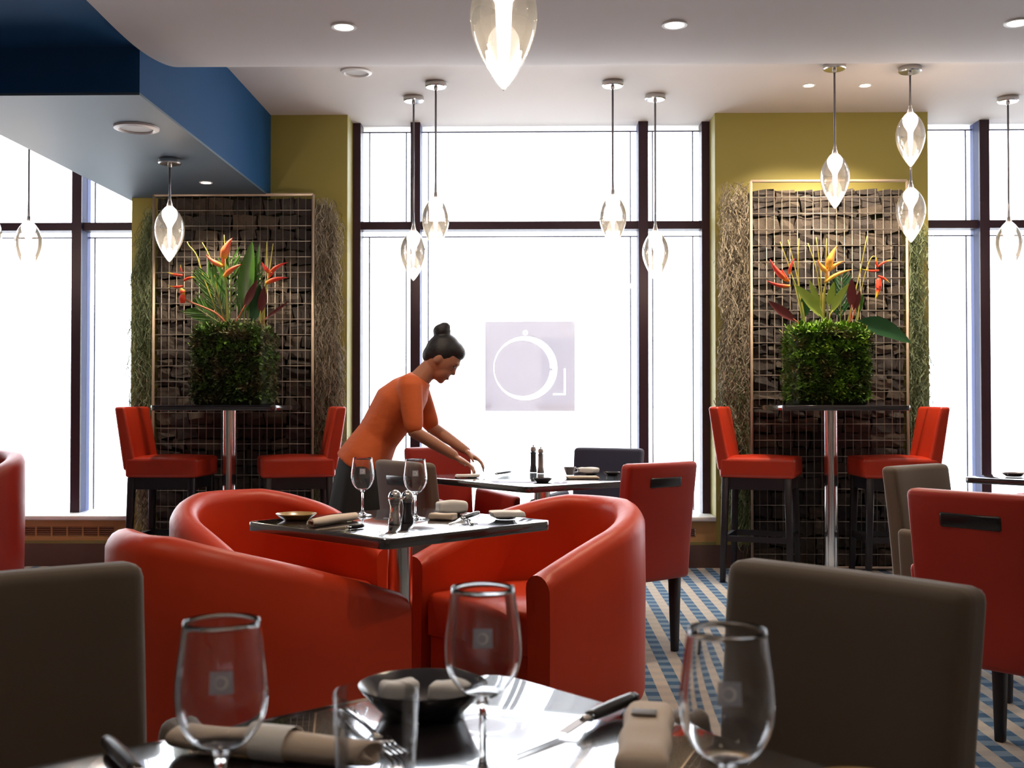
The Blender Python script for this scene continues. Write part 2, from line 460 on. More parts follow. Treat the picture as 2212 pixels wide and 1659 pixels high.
# ceiling: low over the room, sweeping up in a smooth wave to the windows
prof = []
ZK = [(-9, ZN), (4.2, ZN), (4.5, ZN - 0.006), (4.8, ZN - 0.016), (5.05, ZN - 0.014), (5.3, ZN + 0.008), (5.56, ZN + 0.055), (5.8, ZN + 0.13), (6.1, ZN + 0.24), (6.35, ZN + 0.315), (6.6, ZC), (20, ZC)]
def zceil(y):
    for k in range(len(ZK) - 1):
        if ZK[k][0] <= y <= ZK[k + 1][0]:
            s_ = (y - ZK[k][0]) / (ZK[k + 1][0] - ZK[k][0])
            h_ = ZK[k + 1][0] - ZK[k][0]
            def sl(i):
                if i <= 1 or i >= len(ZK) - 2: return 0.0
                return (ZK[i + 1][1] - ZK[i - 1][1]) / (ZK[i + 1][0] - ZK[i - 1][0])
            a, b_, m0, m1 = ZK[k][1], ZK[k + 1][1], sl(k) * h_, sl(k + 1) * h_
            return (2 * s_ ** 3 - 3 * s_ ** 2 + 1) * a + (s_ ** 3 - 2 * s_ ** 2 + s_) * m0 + (-2 * s_ ** 3 + 3 * s_ ** 2) * b_ + (s_ ** 3 - s_ ** 2) * m1
ys = [YB - 0.2, 0, 3, 4.2] + [4.2 + 2.4 * k / 48 for k in range(1, 49)] + [6.8, 7.4, WY + 0.2]
def ceil_mesh(x0, x1, ys_):
    V, F = [], []
    for y in ys_:
        z = zceil(y); V += [(x0, y, z), (x1, y, z), (x1, y, z + 0.25), (x0, y, z + 0.25)]
    for i in range(len(ys_) - 1):
        a = i * 4; b_ = a + 4
        F += [(a, b_, b_ + 1, a + 1), (a + 1, b_ + 1, b_ + 2, a + 2), (a + 2, b_ + 2, b_ + 3, a + 3), (a + 3, b_ + 3, b_, a)]
    F += [(0, 1, 2, 3), tuple((len(ys_) - 1) * 4 + k for k in (3, 2, 1, 0))]
    me = me_from('ceiling', V, F, True); me.set_sharp_from_angle(angle=R(35)); return me
XB = -1.80      # room side of the blue soffit
XL = -2.80      # window side of the soffit
SB = 5.08       # near end of the soffit
ZS = 2.53       # underside of the soffit
struct(ob('ceiling', ceil_mesh(XB, XW, ys), 'ceiling_paint'), 'pale grey ceiling that sweeps up in a wave to the windows', 'ceiling')
struct(ob('ceiling_side', ceil_mesh(-XW, XL, [y for y in ys if y >= 5.2]), 'ceiling_paint'), 'pale ceiling over the window bay beyond the blue soffit', 'ceiling')
struct(ob('ceiling_blue', boxes([(-XW, XB, YB - 0.2, 5.2, ZN + 0.002, ZN + 0.25)]), 'blue_paint'), 'deep blue ceiling field beside the grey ceiling', 'ceiling')
# the soffit: a deep blue box whose underside is painted grey blue
sf = ob('ceiling_soffit', boxes([(XL, XB, SB, PY + 0.1, ZS + 0.012, ZC + 0.1)]), 'blue_paint')
struct(sf, 'deep blue boxed soffit with grey blue underside running to the windows', 'soffit')
ob('soffit_underside', boxes([(XL, XB, SB, PY + 0.1, ZS, ZS + 0.012)]), 'soffit_paint', sf)
struct(ob('wall_back', boxes([(-XW - 0.2, XW + 0.2, YB - 0.2, YB, -0.1, 3.3)]), 'back_wall_paint'), 'plain beige wall opposite the windows', 'wall')
struct(ob('wall_left', boxes([(-XW - 0.2, -XW, YB, WY + 0.2, -0.1, 3.4)]), 'back_wall_paint'), 'plain beige side wall beyond the blue soffit', 'wall')
struct(ob('wall_right', boxes([(XW, XW + 0.2, YB, WY + 0.2, -0.1, 3.4)]), 'back_wall_paint'), 'plain beige side wall', 'wall')
PL = (at_y(284, 600, PY).x, at_y(750, 600, PY).x)
PR = (at_y(1545, 600, PY).x, at_y(2006, 600, PY).x)
struct(ob('wall_pillar_left', boxes([(PL[0], PL[1], PY, WY + 0.25, 0, ZC + 0.05)]), 'green_paint'), 'olive green wall pier under the end of the blue soffit', 'wall')
struct(ob('wall_pillar_right', boxes([(PR[0], PR[1], PY, WY + 0.25, 0, ZC + 0.05)]), 'green_paint'), 'olive green wall pier lit by two downlights', 'wall')
SILL = 0.345
TR = at_y(1100, 490, WY).z
def window(name, x0, x1, mull, label, zt=ZC + 0.0):
    w = thing(name, label, 'window', (0, 0, 0)); w['kind'] = 'structure'
    z0 = SILL
    fw = 0.055
    ob('sill', rbox(x1 - x0, WY + 0.06 - PY + 0.02, 0.03, 0.006, 2, ((x0 + x1) / 2, (PY - 0.02 + WY + 0.06) / 2, SILL - 0.015)), 'sill_white', w)
    for xx in (x0 + fw / 2, x1 - fw / 2):
        ob('frame_post', boxes([(xx - fw / 2, xx + fw / 2, WY - 0.09, WY + 0.05, z0, zt)]), 'frame_dark', w)
    for xx in mull:
        mm = ob('mullion', boxes([(xx - 0.033, xx + 0.033, WY - 0.085, WY + 0.07, z0, zt)]), 'frame_skylit', w)  # body coloured as its sides look when lit blue by the sky
        ob('mullion_front', boxes([(xx - 0.034, xx + 0.034, WY - 0.105, WY - 0.085, z0, zt)]), 'frame_dark', mm)  # thin slab added to keep the front in the plain dark frame tone
    ed = [x0 + fw] + sorted(mull) + [x1 - fw]
    for a, b_ in zip(ed[:-1], ed[1:]):
        aa = a + (0.033 if a in mull else 0); bb = b_ - (0.033 if b_ in mull else 0)
        ob('transom', boxes([(aa, bb, WY - 0.07, WY + 0.05, TR - 0.028, TR + 0.028)]), 'frame_dark', w)
        for zz0, zz1 in ((z0, TR - 0.028), (TR + 0.028, zt)):
            ob('pane', boxes([(aa, bb, WY, WY + 0.008, zz0, zz1)]), 'window_glass', w)
            i = 0.042; tk = 0.008
            y0, y1 = WY + 0.03, WY + 0.045
            ob('glazing_bead', boxes([(aa + i, aa + i + tk, y0, y1, zz0 + 0.01, zz1 - i), (bb - i - tk, bb - i, y0, y1, zz0 + 0.01, zz1 - i), (aa, bb, y0, y1, zz1 - i, zz1 - i + tk)]), 'bead_grey', w)
    return w
window('window_1', -XW, PL[0], [at_y(165, 600, WY - 0.1).x, at_y(165, 600, WY).x - 1.35], 'tall window with dark frames beside the blue soffit')
window('window_2', PL[1], PR[0], [at_y(897, 600, WY - 0.1).x, at_y(1390, 600, WY - 0.1).x], 'tall dark framed window between the two green piers')
window('window_3', PR[1], XW, [at_y(2128, 600, WY - 0.1).x, at_y(2128, 600, WY).x + 1.35], 'tall dark framed window beyond the lit green pier')
# radiator covers under the windows, with slotted grilles
def radiator(x0, x1, gx, label):
    c = thing('radiator_cover', label, 'radiator cover', ((x0 + x1) / 2, PY, 0), 0, 'wooden radiator covers under the windows')
    cx = (x0 + x1) / 2
    zb = 0.175
    gz0, gz1 = 0.205, 0.268
    parts = []
    xs = sorted([g for pr in gx for g in pr])
    L_ = [(x0 - cx, x1 - cx, 0.002, 0.04, gz1, SILL - 0.03), (x0 - cx, x1 - cx, 0.002, 0.04, zb, gz0)]
    last = x0
    for a, b_ in gx:
        L_.append((last - cx, a - cx, 0.002, 0.04, gz0, gz1)); last = b_
    L_.append((last - cx, x1 - cx, 0.002, 0.04, gz0, gz1))
    ob('front_panel', boxes(L_), 'casing_wood', c)
    for a, b_ in gx:
        ob('grille_back', boxes([(a - cx, b_ - cx, 0.042, 0.05, gz0 - 0.01, gz1 + 0.01)]), 'slot_dark', c)
        sl = me_from('s', *[[], []]) if False else boxes([((-(b_ - a) / 2), (b_ - a) / 2, 0.008, 0.03, -0.003, 0.003)])
        for k in range(5):
            ob('grille_slat', sl, 'slat_wood', c, ((a + b_) / 2 - cx, 0, gz0 + (gz1 - gz0) * (k + 0.5) / 5))
        nb = max(1, int((b_ - a) / 0.105))
        for k in range(1, nb):
            ob('grille_bar', boxes([(-0.006, 0.006, 0.004, 0.02, gz0, gz1)]), 'casing_wood', c, (a - cx + (b_ - a) * k / nb, 0, 0))
    ob('lower_strip', boxes([(x0 - cx, x1 - cx, -0.008, 0.04, 0.155, zb)]), 'olive_trim', c)
    return c
radiator(-XW, PL[0], [(-4.6, at_y(246, 1150, PY).x)], 'wooden radiator cover with slotted grille beside the pier under the blue soffit')
radiator(PL[1], PR[0], [(PL[1] + 0.12, -0.7), (at_y(1450, 1150, PY).x, at_y(1503, 1150, PY).x)], 'wooden radiator cover under the wide window with the square logo')
radiator(PR[1], XW, [(PR[1] + 0.15, 4.6)], 'wooden radiator cover under the window beyond the lit green pier')
struct(ob('baseboard_far', boxes([(-XW, XW, PY - 0.012, PY + 0.05, 0, 0.155)]), 'baseboard_brown'), 'dark brown baseboard along the window wall', 'baseboard')

# ---- the logo panel stuck on the middle pane
LY = WY - 0.006
c0 = at_y(1048, 695, LY); c1 = at_y(1242, 888, LY)
lw = c1.x - c0.x; lx = (c0.x + c1.x) / 2; lz = (c0.z + c1.z) / 2
u = lw / 194.0           # metres per photo pixel on the panel
def circ(cx, cz, r, nseg=64, rev=False):
    p = [(cx + r * math.cos(2 * PI * k / nseg), cz + r * math.sin(2 * PI * k / nseg)) for k in range(nseg)]
    return p[::-1] if rev else p
hw = lw / 2
ocx, ocz, orr = (1135 - 1145) * u, (792 - 796) * u, 69 * u
icx, icz, irr = (1128 - 1145) * u, (792 - 796) * u, 60.5 * u
sq = [(-hw, -hw), (hw, -hw), (hw, hw), (-hw, hw)]
LBR = [((1195 - 1145) * u, -62 * u), ((1222 - 1145) * u, -62 * u), ((1222 - 1145) * u, -5 * u), ((1218 - 1145) * u, -5 * u), ((1218 - 1145) * u, -58.5 * u), ((1195 - 1145) * u, -58.5 * u)]
knob = circ(ocx, ocz + orr + 8 * u, 5.5 * u, 20)
lg = thing('logo_panel', 'frosted square panel with a white ring emblem on the wide window', 'sign', (lx, LY, lz - hw))
ob('film', extrude_poly([[(x, z + hw) for x, z in p] for p in (sq, circ(ocx, ocz, orr)[::-1], LBR[::-1], knob[::-1])], -0.001, 0.001), 'film_frost', lg)
ob('ring_disc', extrude_poly([[(x, z + hw) for x, z in circ(icx, icz, irr)]], -0.001, 0.001), 'film_frost', lg)
ob('emblem_knob', extrude_poly([[(x, z + hw) for x, z in circ(ocx, ocz + orr + 7 * u, 2.4 * u, 16)]], -0.001, 0.001), 'film_frost', lg)
ob('emblem_notch', extrude_poly([[(x, z + hw) for x, z in circ((1191 - 1145) * u, -7 * u, 3.2 * u, 12)]], -0.001, 0.001), 'film_frost', lg)

# ---- outside: pavement and a pale building over the street
struct(ob('ground_street', boxes([(-40, 40, PY + 0.46, 60, -0.4, -0.25)]), 'pavement'), 'pale street and pavement outside the windows', 'ground')
bd = thing('street_building', 'pale building across the street seen through the windows', 'building', (0, 30, -0.25))
ob('facade_wall', boxes([(-26, 26, 0, 6, 0, 14)]), 'facade', bd)
wm = boxes([(-0.55, 0.55, -0.02, 0.1, 0, 1.7)]); lm = boxes([(-0.7, 0.7, -0.14, 0.0, -0.12, 0)])
for fl in range(3):
    for k in range(-8, 9):
        wo = ob('building_window', wm, 'facade_window', bd, (k * 2.6 + 0.8, 0, 1.4 + fl * 3.6))
        ob('window_ledge', lm, 'facade_trim', wo)

# ================================================================== FURNITURE
CACHE = {}
def cached(key, fn):
    if key not in CACHE: CACHE[key] = fn()
    return CACHE[key].copy() if False else CACHE[key]
def shared(key, fn, mat):
    k = (key, mat)
    if k not in CACHE:
        me = fn(); me.materials.clear(); me.materials.append(MATS[mat]); CACHE[k] = me
    return CACHE[k]

# ---- tables
def tabletop_mesh(s, th):
    bm = bmesh.new(); bmesh.ops.create_cube(bm, size=1.0)
    bmesh.ops.scale(bm, vec=(s, s, th), verts=bm.verts[:])
    ve = [e for e in bm.edges if abs(e.verts[0].co.z - e.verts[1].co.z) > th * 0.5]
    bmesh.ops.bevel(bm, geom=ve, offset=0.035, segments=5, profile=0.5, affect='EDGES')
    he = [e for e in bm.edges if len(e.link_faces) == 2 and abs(e.calc_face_angle(0)) > 1.2]
    bmesh.ops.bevel(bm, geom=he, offset=0.004, segments=2, profile=0.5, affect='EDGES')
    for v in bm.verts: v.co.z -= th / 2
    return bm_me('top', bm, True, 40)
def dining_table(x, y, rz, label, s=0.70, h=0.74):
    t_ = thing('dining_table', label, 'table', (x, y, 0), rz, 'square black dining tables')
    ob('tabletop', shared(('top', s), lambda: tabletop_mesh(s, 0.030), 'table_black'), None, t_, (0, 0, h))
    ob('column', shared('col', lambda: lathe([(0, 0.02), (0.041, 0.02), (0.041, 0.700), (0, 0.700)], 32), 'chrome'), None, t_)
    ob('top_plate', shared('tpl', lambda: rbox(0.34, 0.34, 0.012, 0.003, 2, (0, 0, 0.705)), 'dark_wood'), None, t_)
    def foot():
        return rbox(0.30, 0.06, 0.022, 0.008, 2, (0.17, 0, 0.012), lambda a, b_, c: (a, b_ * (1 - 0.4 * (a / 0.3 + 0.5)), c * (1.25 - 0.7 * (a / 0.3 + 0.5))))
    for k in range(4):
        ob('foot', shared('foot', foot, 'chrome'), None, t_, (0, 0, 0.003), (0, 0, k * PI / 2 + PI / 4))
    return t_
T1 = (-0.427, 3.605); A1 = R(-42.8)
T0 = (-0.081, 1.10); A0 = R(-48.0)
T2 = (0.05, 5.738); A2 = R(39.0)
T4 = (2.02, 3.90); A4 = R(-50.0)
T5 = (2.70, 5.78); A5 = R(45.0)
dining_table(*T0, A0, 'black square table with large wine glasses and a dark bread bowl')
dining_table(*T1, A1, 'black square table with chrome column among three orange tub chairs')
dining_table(*T2, A2, 'black square table in front of the logo window, beside the bending person', 0.95)
dining_table(*T4, A4, 'black square table behind the red chair with the dark handle slot', )
dining_table(*T5, A5, 'black square table by the window beyond the lit green pier')
def bar_table(x, y, label):
    t_ = thing('bar_table', label, 'table', (x, y, 0), 0, 'tall bar tables by the green piers')
    ob('tabletop', shared('bartop', lambda: tabletop_mesh(0.77, 0.032), 'table_black'), None, t_, (0, 0, 1.105))
    ob('column', shared('barcol', lambda: lathe([(0, 0.01), (0.055, 0.01), (0.055, 0.03), (0.042, 0.04), (0.042, 1.073), (0, 1.073)], 32), 'chrome'), None, t_)
    ob('base_disc', shared('bardisc', lambda: lathe([(0, 0), (0.188, 0), (0.19, 0.006), (0.18, 0.012), (0.08, 0.022), (0.05, 0.034), (0, 0.034)], 48), 'chrome'), None, t_)
    return t_
BTL = (-1.935, 7.13); BTR = (1.885, 7.13)
bar_table(*BTL, 'tall bar table on chrome column under the palm and red heliconia planter')
bar_table(*BTR, 'tall bar table on chrome column under the orange heliconia planter')

# ---- dining armchairs (front is local +Y, origin on the floor)
def chair_back(w=0.415):
    def df(x, y, z):
        t_ = (z + 0.26) / 0.52
        lean = -0.055 * t_ ** 1.3
        return (x * (0.96 + 0.06 * t_), y * (1.15 - 0.25 * t_) + lean + 0.012 * math.cos(PI * x / w) * -1, z)
    return rbox(w, 0.075, 0.52, 0.022, 3, (0, -0.235, 0.60), df, 6)
def chair_arm(s):
    def df(x, y, z):
        t_ = (y + 0.22) / 0.44; k = (z + 0.135) / 0.27
        return (x + s * 0.028 * k, y, z * (1 - 0.06 * t_) - 0.02 * t_ * k)
    return rbox(0.052, 0.44, 0.27, 0.022, 3, (s * 0.212, 0.0, 0.485), df, 4)
def chair_seat():
    def df(x, y, z):
        return (x, y, z + (0.012 * (1 - (x / 0.2) ** 2) * (1 - (y / 0.22) ** 2) if z > 0 else 0))
    return rbox(0.385, 0.44, 0.12, 0.025, 3, (0, 0.01, 0.405), df, 5)
def chair_leg():
    return rbox(0.046, 0.046, 0.36, 0.004, 1, (0, 0, 0.18), lambda x, y, z: (x * (0.62 + 0.38 * (z / 0.36 + 0.5)), y * (0.62 + 0.38 * (z / 0.36 + 0.5)), z))
def dining_chair(x, y, face, mat, label, group=None):
    """face = direction (x, y) that the sitter looks"""
    rz = math.atan2(face[1], face[0]) - PI / 2
    c = thing('dining_armchair', label, 'chair', (x, y, 0), rz, group)
    ob('backrest', shared('cback', chair_back, mat), None, c)
    hd = ob('handle_slot', shared('chandle', lambda: rbox(0.19, 0.02, 0.046, 0.008, 2, (0, 0, 0)), 'black_handle'), None, c, (0, -0.319, 0.775), (R(7), 0, 0))
    ob('seat', shared('cseat', chair_seat, mat), None, c)
    for s in (-1, 1):
        ob('armrest', shared(('carm', s), lambda: chair_arm(s), mat), None, c)
        for yy in (-0.2, 0.19):
            ob('leg', shared('cleg', chair_leg, 'dark_wood'), None, c, (s * 0.18, yy, 0))
    return c
def away(bx, by, f, d):
    L_ = math.hypot(*f); return bx + f[0] / L_ * d, by + f[1] / L_ * d
GR = 'dining armchairs with handle slots'
fL = (0.634, -0.773); x, y = away(-0.80, 1.69, fL, 0.275)
dining_chair(x, y, fL, 'taupe_fabric', 'taupe armchair drawn up beside the rolled napkin at the wine glass table', GR)
fR = (-0.743, -0.67); x, y = away(0.475, 1.73, fR, 0.275)
dining_chair(x, y, fR, 'taupe_fabric', 'taupe armchair behind the blurred wine glass, next to striped carpet', GR)
dining_chair(-0.345, 5.17, (0.777, 0.629), 'taupe_fabric', 'taupe armchair right beside the bending person', GR)
dining_chair(0.376, 5.13, (-0.629, 0.777), 'red_leather', 'red armchair with dark handle slot, back turned, at the logo window table', GR)
dining_chair(-0.40, 6.36, (0.55, -0.83), 'red_leather', 'dull red armchair under the bending person\'s hands, against the window', GR)
dining_chair(0.31, 6.20, (-0.45, -0.89), 'navy_fabric', 'dark navy armchair against the bright logo window', GR)
f4 = (0.76, 0.64); x, y = away(1.30, 3.31, f4, 0.285)
dining_chair(x, y, f4, 'red_leather', 'large red armchair with dark handle slot next to the taupe chairs', GR)
dining_chair(1.79, 4.50, (0.64, -0.76), 'taupe_fabric', 'taupe armchair in front of the bar stools by the lit green pier', GR)
dining_chair(3.14, 6.55, (-0.7, -0.7), 'red_leather', 'red armchair at the table by the window beyond the lit pier', GR)

# ---- tub chairs
def tub_shell(R0=0.37, th=0.10, hb=0.755, ha=0.55, L=0.36, zb=0.05):
    """upholstered U-shaped shell: outer wall, rolled top that falls from back to arm fronts, inner wall"""
    path = []
    n1, n2 = 8, 28
    rm = R0 - th / 2
    tot = 2 * L + PI * rm
    for k in range(n1): path.append((rm, L - L * k / n1, (1, 0), (L * k / n1) / tot))
    for k in range(n2 + 1):
        a = -PI * k / n2
        path.append((rm * math.cos(a), rm * math.sin(a), (math.cos(a), math.sin(a)), (L + PI * rm * k / n2) / tot))
    for k in range(1, n1 + 1): path.append((-rm, L * k / n1, (-1, 0), (L + PI * rm + L * k / n1) / tot))
    def height(s):
        d = abs(s - 0.5) * 2           # 0 back, 1 arm front
        e = min(max((d - 0.16) / 0.84, 0), 1)
        return hb - (hb - ha) * (e ** 1.25)
    bm = bmesh.new(); rings = []
    for (x, y, nn, s) in path:
        h = height(s); rr = th / 2
        sec = [(rr, zb), (rr + 0.006, zb + 0.02), (rr + 0.008, zb + (h - zb) * 0.3), (rr + 0.010, zb + (h - zb) * 0.6), (rr + 0.008, h - rr)]
        for k in range(1, 8):
            a = PI * k / 8
            sec.append((rr * math.cos(a) * 1.08, h - rr + rr * math.sin(a)))
        sec += [(-rr - 0.002, h - rr), (-rr + 0.004, zb + (h - zb) * 0.6), (-rr + 0.006, 0.25), (-rr + 0.006, zb)]
        d = abs(s - 0.5) * 2
        sq = 1.0
        rings.append([bm.verts.new((x + nn[0] * o_ * sq, y + nn[1] * o_ * sq, z)) for (o_, z) in sec])
    ns = len(rings[0])
    for A, B in zip(rings[:-1], rings[1:]):
        for k in range(ns):
            bm.faces.new((A[k], A[(k + 1) % ns], B[(k + 1) % ns], B[k]))
    for ring, sgn in ((rings[0], 1), (rings[-1], 1)):
        f = bm.faces.new(ring)
        r2 = bmesh.ops.inset_region(bm, faces=[f], thickness=0.018, depth=0.014)
    return bm_me('tub', bm, True, 50)
def tub_seat():
    # D-shaped cushion with rounded top edge
    pts = []
    r0 = 0.268
    for k in range(25):
        a = PI + PI * k / 24
        pts.append((r0 * math.cos(a), r0 * math.sin(a)))
    pts += [(r0, 0.33), (r0 - 0.02, 0.35), (-r0 + 0.02, 0.35), (-r0, 0.33)]
    V, F = [], []
    lv = [(1.0, 0.27), (1.0, 0.39), (0.985, 0.41), (0.95, 0.42), (0.6, 0.428), (0.0, 0.43)]
    npt = len(pts)
    for sc, z in lv[:-1]:
        V += [(x * sc, 0.02 + (y - 0.02) * sc, z) for x, y in pts]
    V.append((0, 0.02, 0.43)); V.append((0, 0.02, 0.27))
    for i in range(len(lv) - 2):
        for k in range(npt):
            F.append((i * npt + k, i * npt + (k + 1) % npt, (i + 1) * npt + (k + 1) % npt, (i + 1) * npt + k))
    top = (len(lv) - 2) * npt
    for k in range(npt):
        F.append((top + k, top + (k + 1) % npt, len(V) - 2)); F.append(((k + 1) % npt, k, len(V) - 1))
    me = me_from('seat', V, F, True); me.set_sharp_from_angle(angle=R(45)); return me
def tub_chair(x, y, face, label, sc=1.0, mat='orange_leather'):
    rz = math.atan2(face[1], face[0]) - PI / 2
    c = thing('tub_chair', label, 'chair', (x, y, 0), rz, 'orange red tub chairs')
    c.scale = (1, 1, sc)
    ob('shell', shared('tub', tub_shell, mat), None, c)
    ob('seat_cushion', shared('tubseat', tub_seat, mat), None, c)
    ob('seat_base', shared('tubbase', lambda: rbox(0.53, 0.50, 0.21, 0.012, 2, (0, 0.08, 0.165)), mat), None, c)
    for s in (-1, 1):
        for yy in (-0.2, 0.26):
            ob('foot', shared('tubfoot', lambda: lathe([(0, 0), (0.018, 0), (0.022, 0.03), (0.022, 0.07), (0, 0.07)], 16), 'black_handle'), None, c, (s * 0.22, yy, 0))
    return c
tub_chair(-0.88, 3.35, (0.72, 0.69), 'orange red tub chair with its back turned, beside the taupe armchair and chrome column')
tub_chair(0.04, 4.19, (-0.70, -0.71), 'orange red tub chair with open seat, behind the middle wine glass')
tub_chair(-1.05, 4.45, (0.69, -0.72), 'orange tub chair with pleated inside, in front of the bar table and stone panel')
tub_chair(-3.40, 6.55, (-0.5, -0.86), 'dusky red tub chair standing apart by the window beside the blue soffit', 1.10, 'red_leather')

# ---- bar stools
def stool_back():
    def df(x, y, z):
        t_ = (z + 0.165) / 0.33
        return (x * (0.98 + 0.03 * t_), y * (1.1 - 0.2 * t_) - 0.055 * t_, z)
    return rbox(0.42, 0.075, 0.40, 0.018, 3, (0, -0.195, 0.895), df, 5)
def stool_seat():
    def df(x, y, z):
        return (x, y, z + (0.015 * (1 - (x / 0.21) ** 2) * (1 - (y / 0.23) ** 2) if z > 0 else 0))
    return rbox(0.42, 0.46, 0.125, 0.022, 3, (0, 0.01, 0.715), df, 5)
def bar_stool(x, y, rz, label):
    c = thing('bar_stool', label, 'bar stool', (x, y, 0), rz, 'red leather bar stools')
    ob('backrest', shared('sback', stool_back, 'stool_leather'), None, c)
    ob('seat', shared('sseat', stool_seat, 'stool_leather'), None, c)
    ob('seat_rail', shared('srail', lambda: boxes([(-0.19, 0.19, -0.20, -0.17, 0.58, 0.655), (-0.19, 0.19, 0.18, 0.21, 0.58, 0.655), (-0.19, -0.16, -0.2, 0.21, 0.58, 0.655), (0.16, 0.19, -0.2, 0.21, 0.58, 0.655)]), 'dark_wood'), None, c)
    for sx_ in (-1, 1):
        for sy_ in (-0.185, 0.195):
            ob('leg', shared(('sleg', sx_, sy_), lambda: rbox(0.044, 0.044, 0.655, 0.004, 1, (0, 0, 0.3275), lambda a, b_, cc: (a * (0.75 + 0.25 * (cc / 0.655 + 0.5)) + sx_ * 0.018 * (0.5 - cc / 0.655), b_ * (0.75 + 0.25 * (cc / 0.655 + 0.5)) + (1 if sy_ > 0 else -1) * 0.018 * (0.5 - cc / 0.655), cc)), 'dark_wood'), None, c, (sx_ * 0.175, sy_, 0))
    for k, (a, b_, cc, d) in enumerate(((-0.17, 0.17, -0.205, -0.18), (-0.17, 0.17, 0.195, 0.22), (-0.195, -0.17, -0.18, 0.2), (0.17, 0.195, -0.18, 0.2))):
        ob('stretcher', shared(('sstr', k), lambda: boxes([(a, b_, cc, d, 0.255, 0.29)]), 'dark_wood'), None, c)
    return c
bar_stool(-2.31, 7.13, R(-90 - 2), 'red bar stool beside the window under the blue soffit')
bar_stool(-1.505, 7.15, R(90 + 17), 'red bar stool next to the bending person')
bar_stool(1.445, 7.15, R(-90 - 20), 'red bar stool nearest the logo window, by the lit pier')
bar_stool(2.28, 7.13, R(90 - 1), 'red bar stool behind the taupe and red armchairs')

# ================================================================== GABION PANELS
def stone_mesh(seed):
    rnd = random.Random(seed)
    bm = bmesh.new(); bmesh.ops.create_cube(bm, size=1.0)
    bmesh.ops.subdivide_edges(bm, edges=bm.edges[:], cuts=1, use_grid_fill=True)
    for v in bm.verts:
        v.co.x *= 0.96; v.co.z *= 0.94
        v.co += Vector((rnd.uniform(-0.06, 0.06), rnd.uniform(-0.16, 0.16), rnd.uniform(-0.10, 0.10)))
    return bm_me('stone', bm)
STONES = []
for k in range(10):
    me = stone_mesh(k); me.materials.append(MATS['gabion_stone']); STONES.append(me)
GF = 7.53     # front face of the wire
def gabion(x0, x1, ztop, zstone, label, seed):
    rnd = random.Random(seed)
    g = thing('gabion_panel', label, 'stone panel', ((x0 + x1) / 2, GF + 0.05, 0), 0, 'wire and stone wall panels')
    cx = (x0 + x1) / 2; hw_ = (x1 - x0) / 2
    ob('backing', boxes([(-hw_ + 0.01, hw_ - 0.01, 0.040, 0.054, 0.02, zstone)]), 'moss_core', g)
    z = 0.03; cnt = 0
    while z < zstone - 0.03:
        h = min(rnd.uniform(0.055, 0.12), zstone - z)
        x = -hw_ + 0.015
        while x < hw_ - 0.03:
            w_ = rnd.uniform(0.08, 0.19)
            if x + w_ > hw_ - 0.06: w_ = hw_ - 0.015 - x
            ob('stone', STONES[rnd.randrange(10)], None, g, (x + w_ / 2, 0.006 + rnd.uniform(-0.006, 0.006), z + h / 2), (rnd.uniform(-0.08, 0.08), rnd.choice((0, PI)) + rnd.uniform(-0.22, 0.22), rnd.uniform(-0.06, 0.06)), scale=(w_ * 0.97, 0.062, h * 0.95))
            x += w_; cnt += 1
        z += h
    # rim
    rr = 0.010
    for a, b_ in (((-hw_, 0), (-hw_, ztop)), ((hw_, 0), (hw_, ztop)), ((-hw_, ztop), (hw_, ztop)), ((-hw_, 0.02), (hw_, 0.02))):
        ob('rim_bar', sweep([(a[0], -0.052, a[1]), (b_[0], -0.052, b_[1])], rr, 8), 'rim_metal', g)
    nv = int(round((x1 - x0) / 0.0515)); nh = int(round(ztop / 0.1065))
    vw = sweep([(0, -0.046, 0.02), (0, -0.046, zstone)], 0.0025, 5); hwm = sweep([(-hw_, -0.050, 0), (hw_, -0.050, 0)], 0.0029, 5)
    for k in range(1, nv): ob('wire', vw, 'wire_metal', g, (-hw_ + 2 * hw_ * k / nv, 0, 0))
    for k in range(1, nh): ob('wire', hwm, 'wire_metal', g, (0, 0, ztop * k / nh))
    return g
gl0, gl1 = at_y(332, 650, GF).x, at_y(676, 650, GF).x
gr0, gr1 = at_y(1623, 650, GF).x, at_y(1960, 650, GF).x
gabion(gl0, gl1, at_y(500, 421, GF).z, at_y(500, 425, GF).z, 'wire mesh panel of dark stones under the end of the blue soffit', 11)
gabion(gr0, gr1, at_y(1800, 391, GF).z, at_y(1800, 408, GF).z, 'wire mesh panel of dark stones on the pier lit by two downlights', 23)

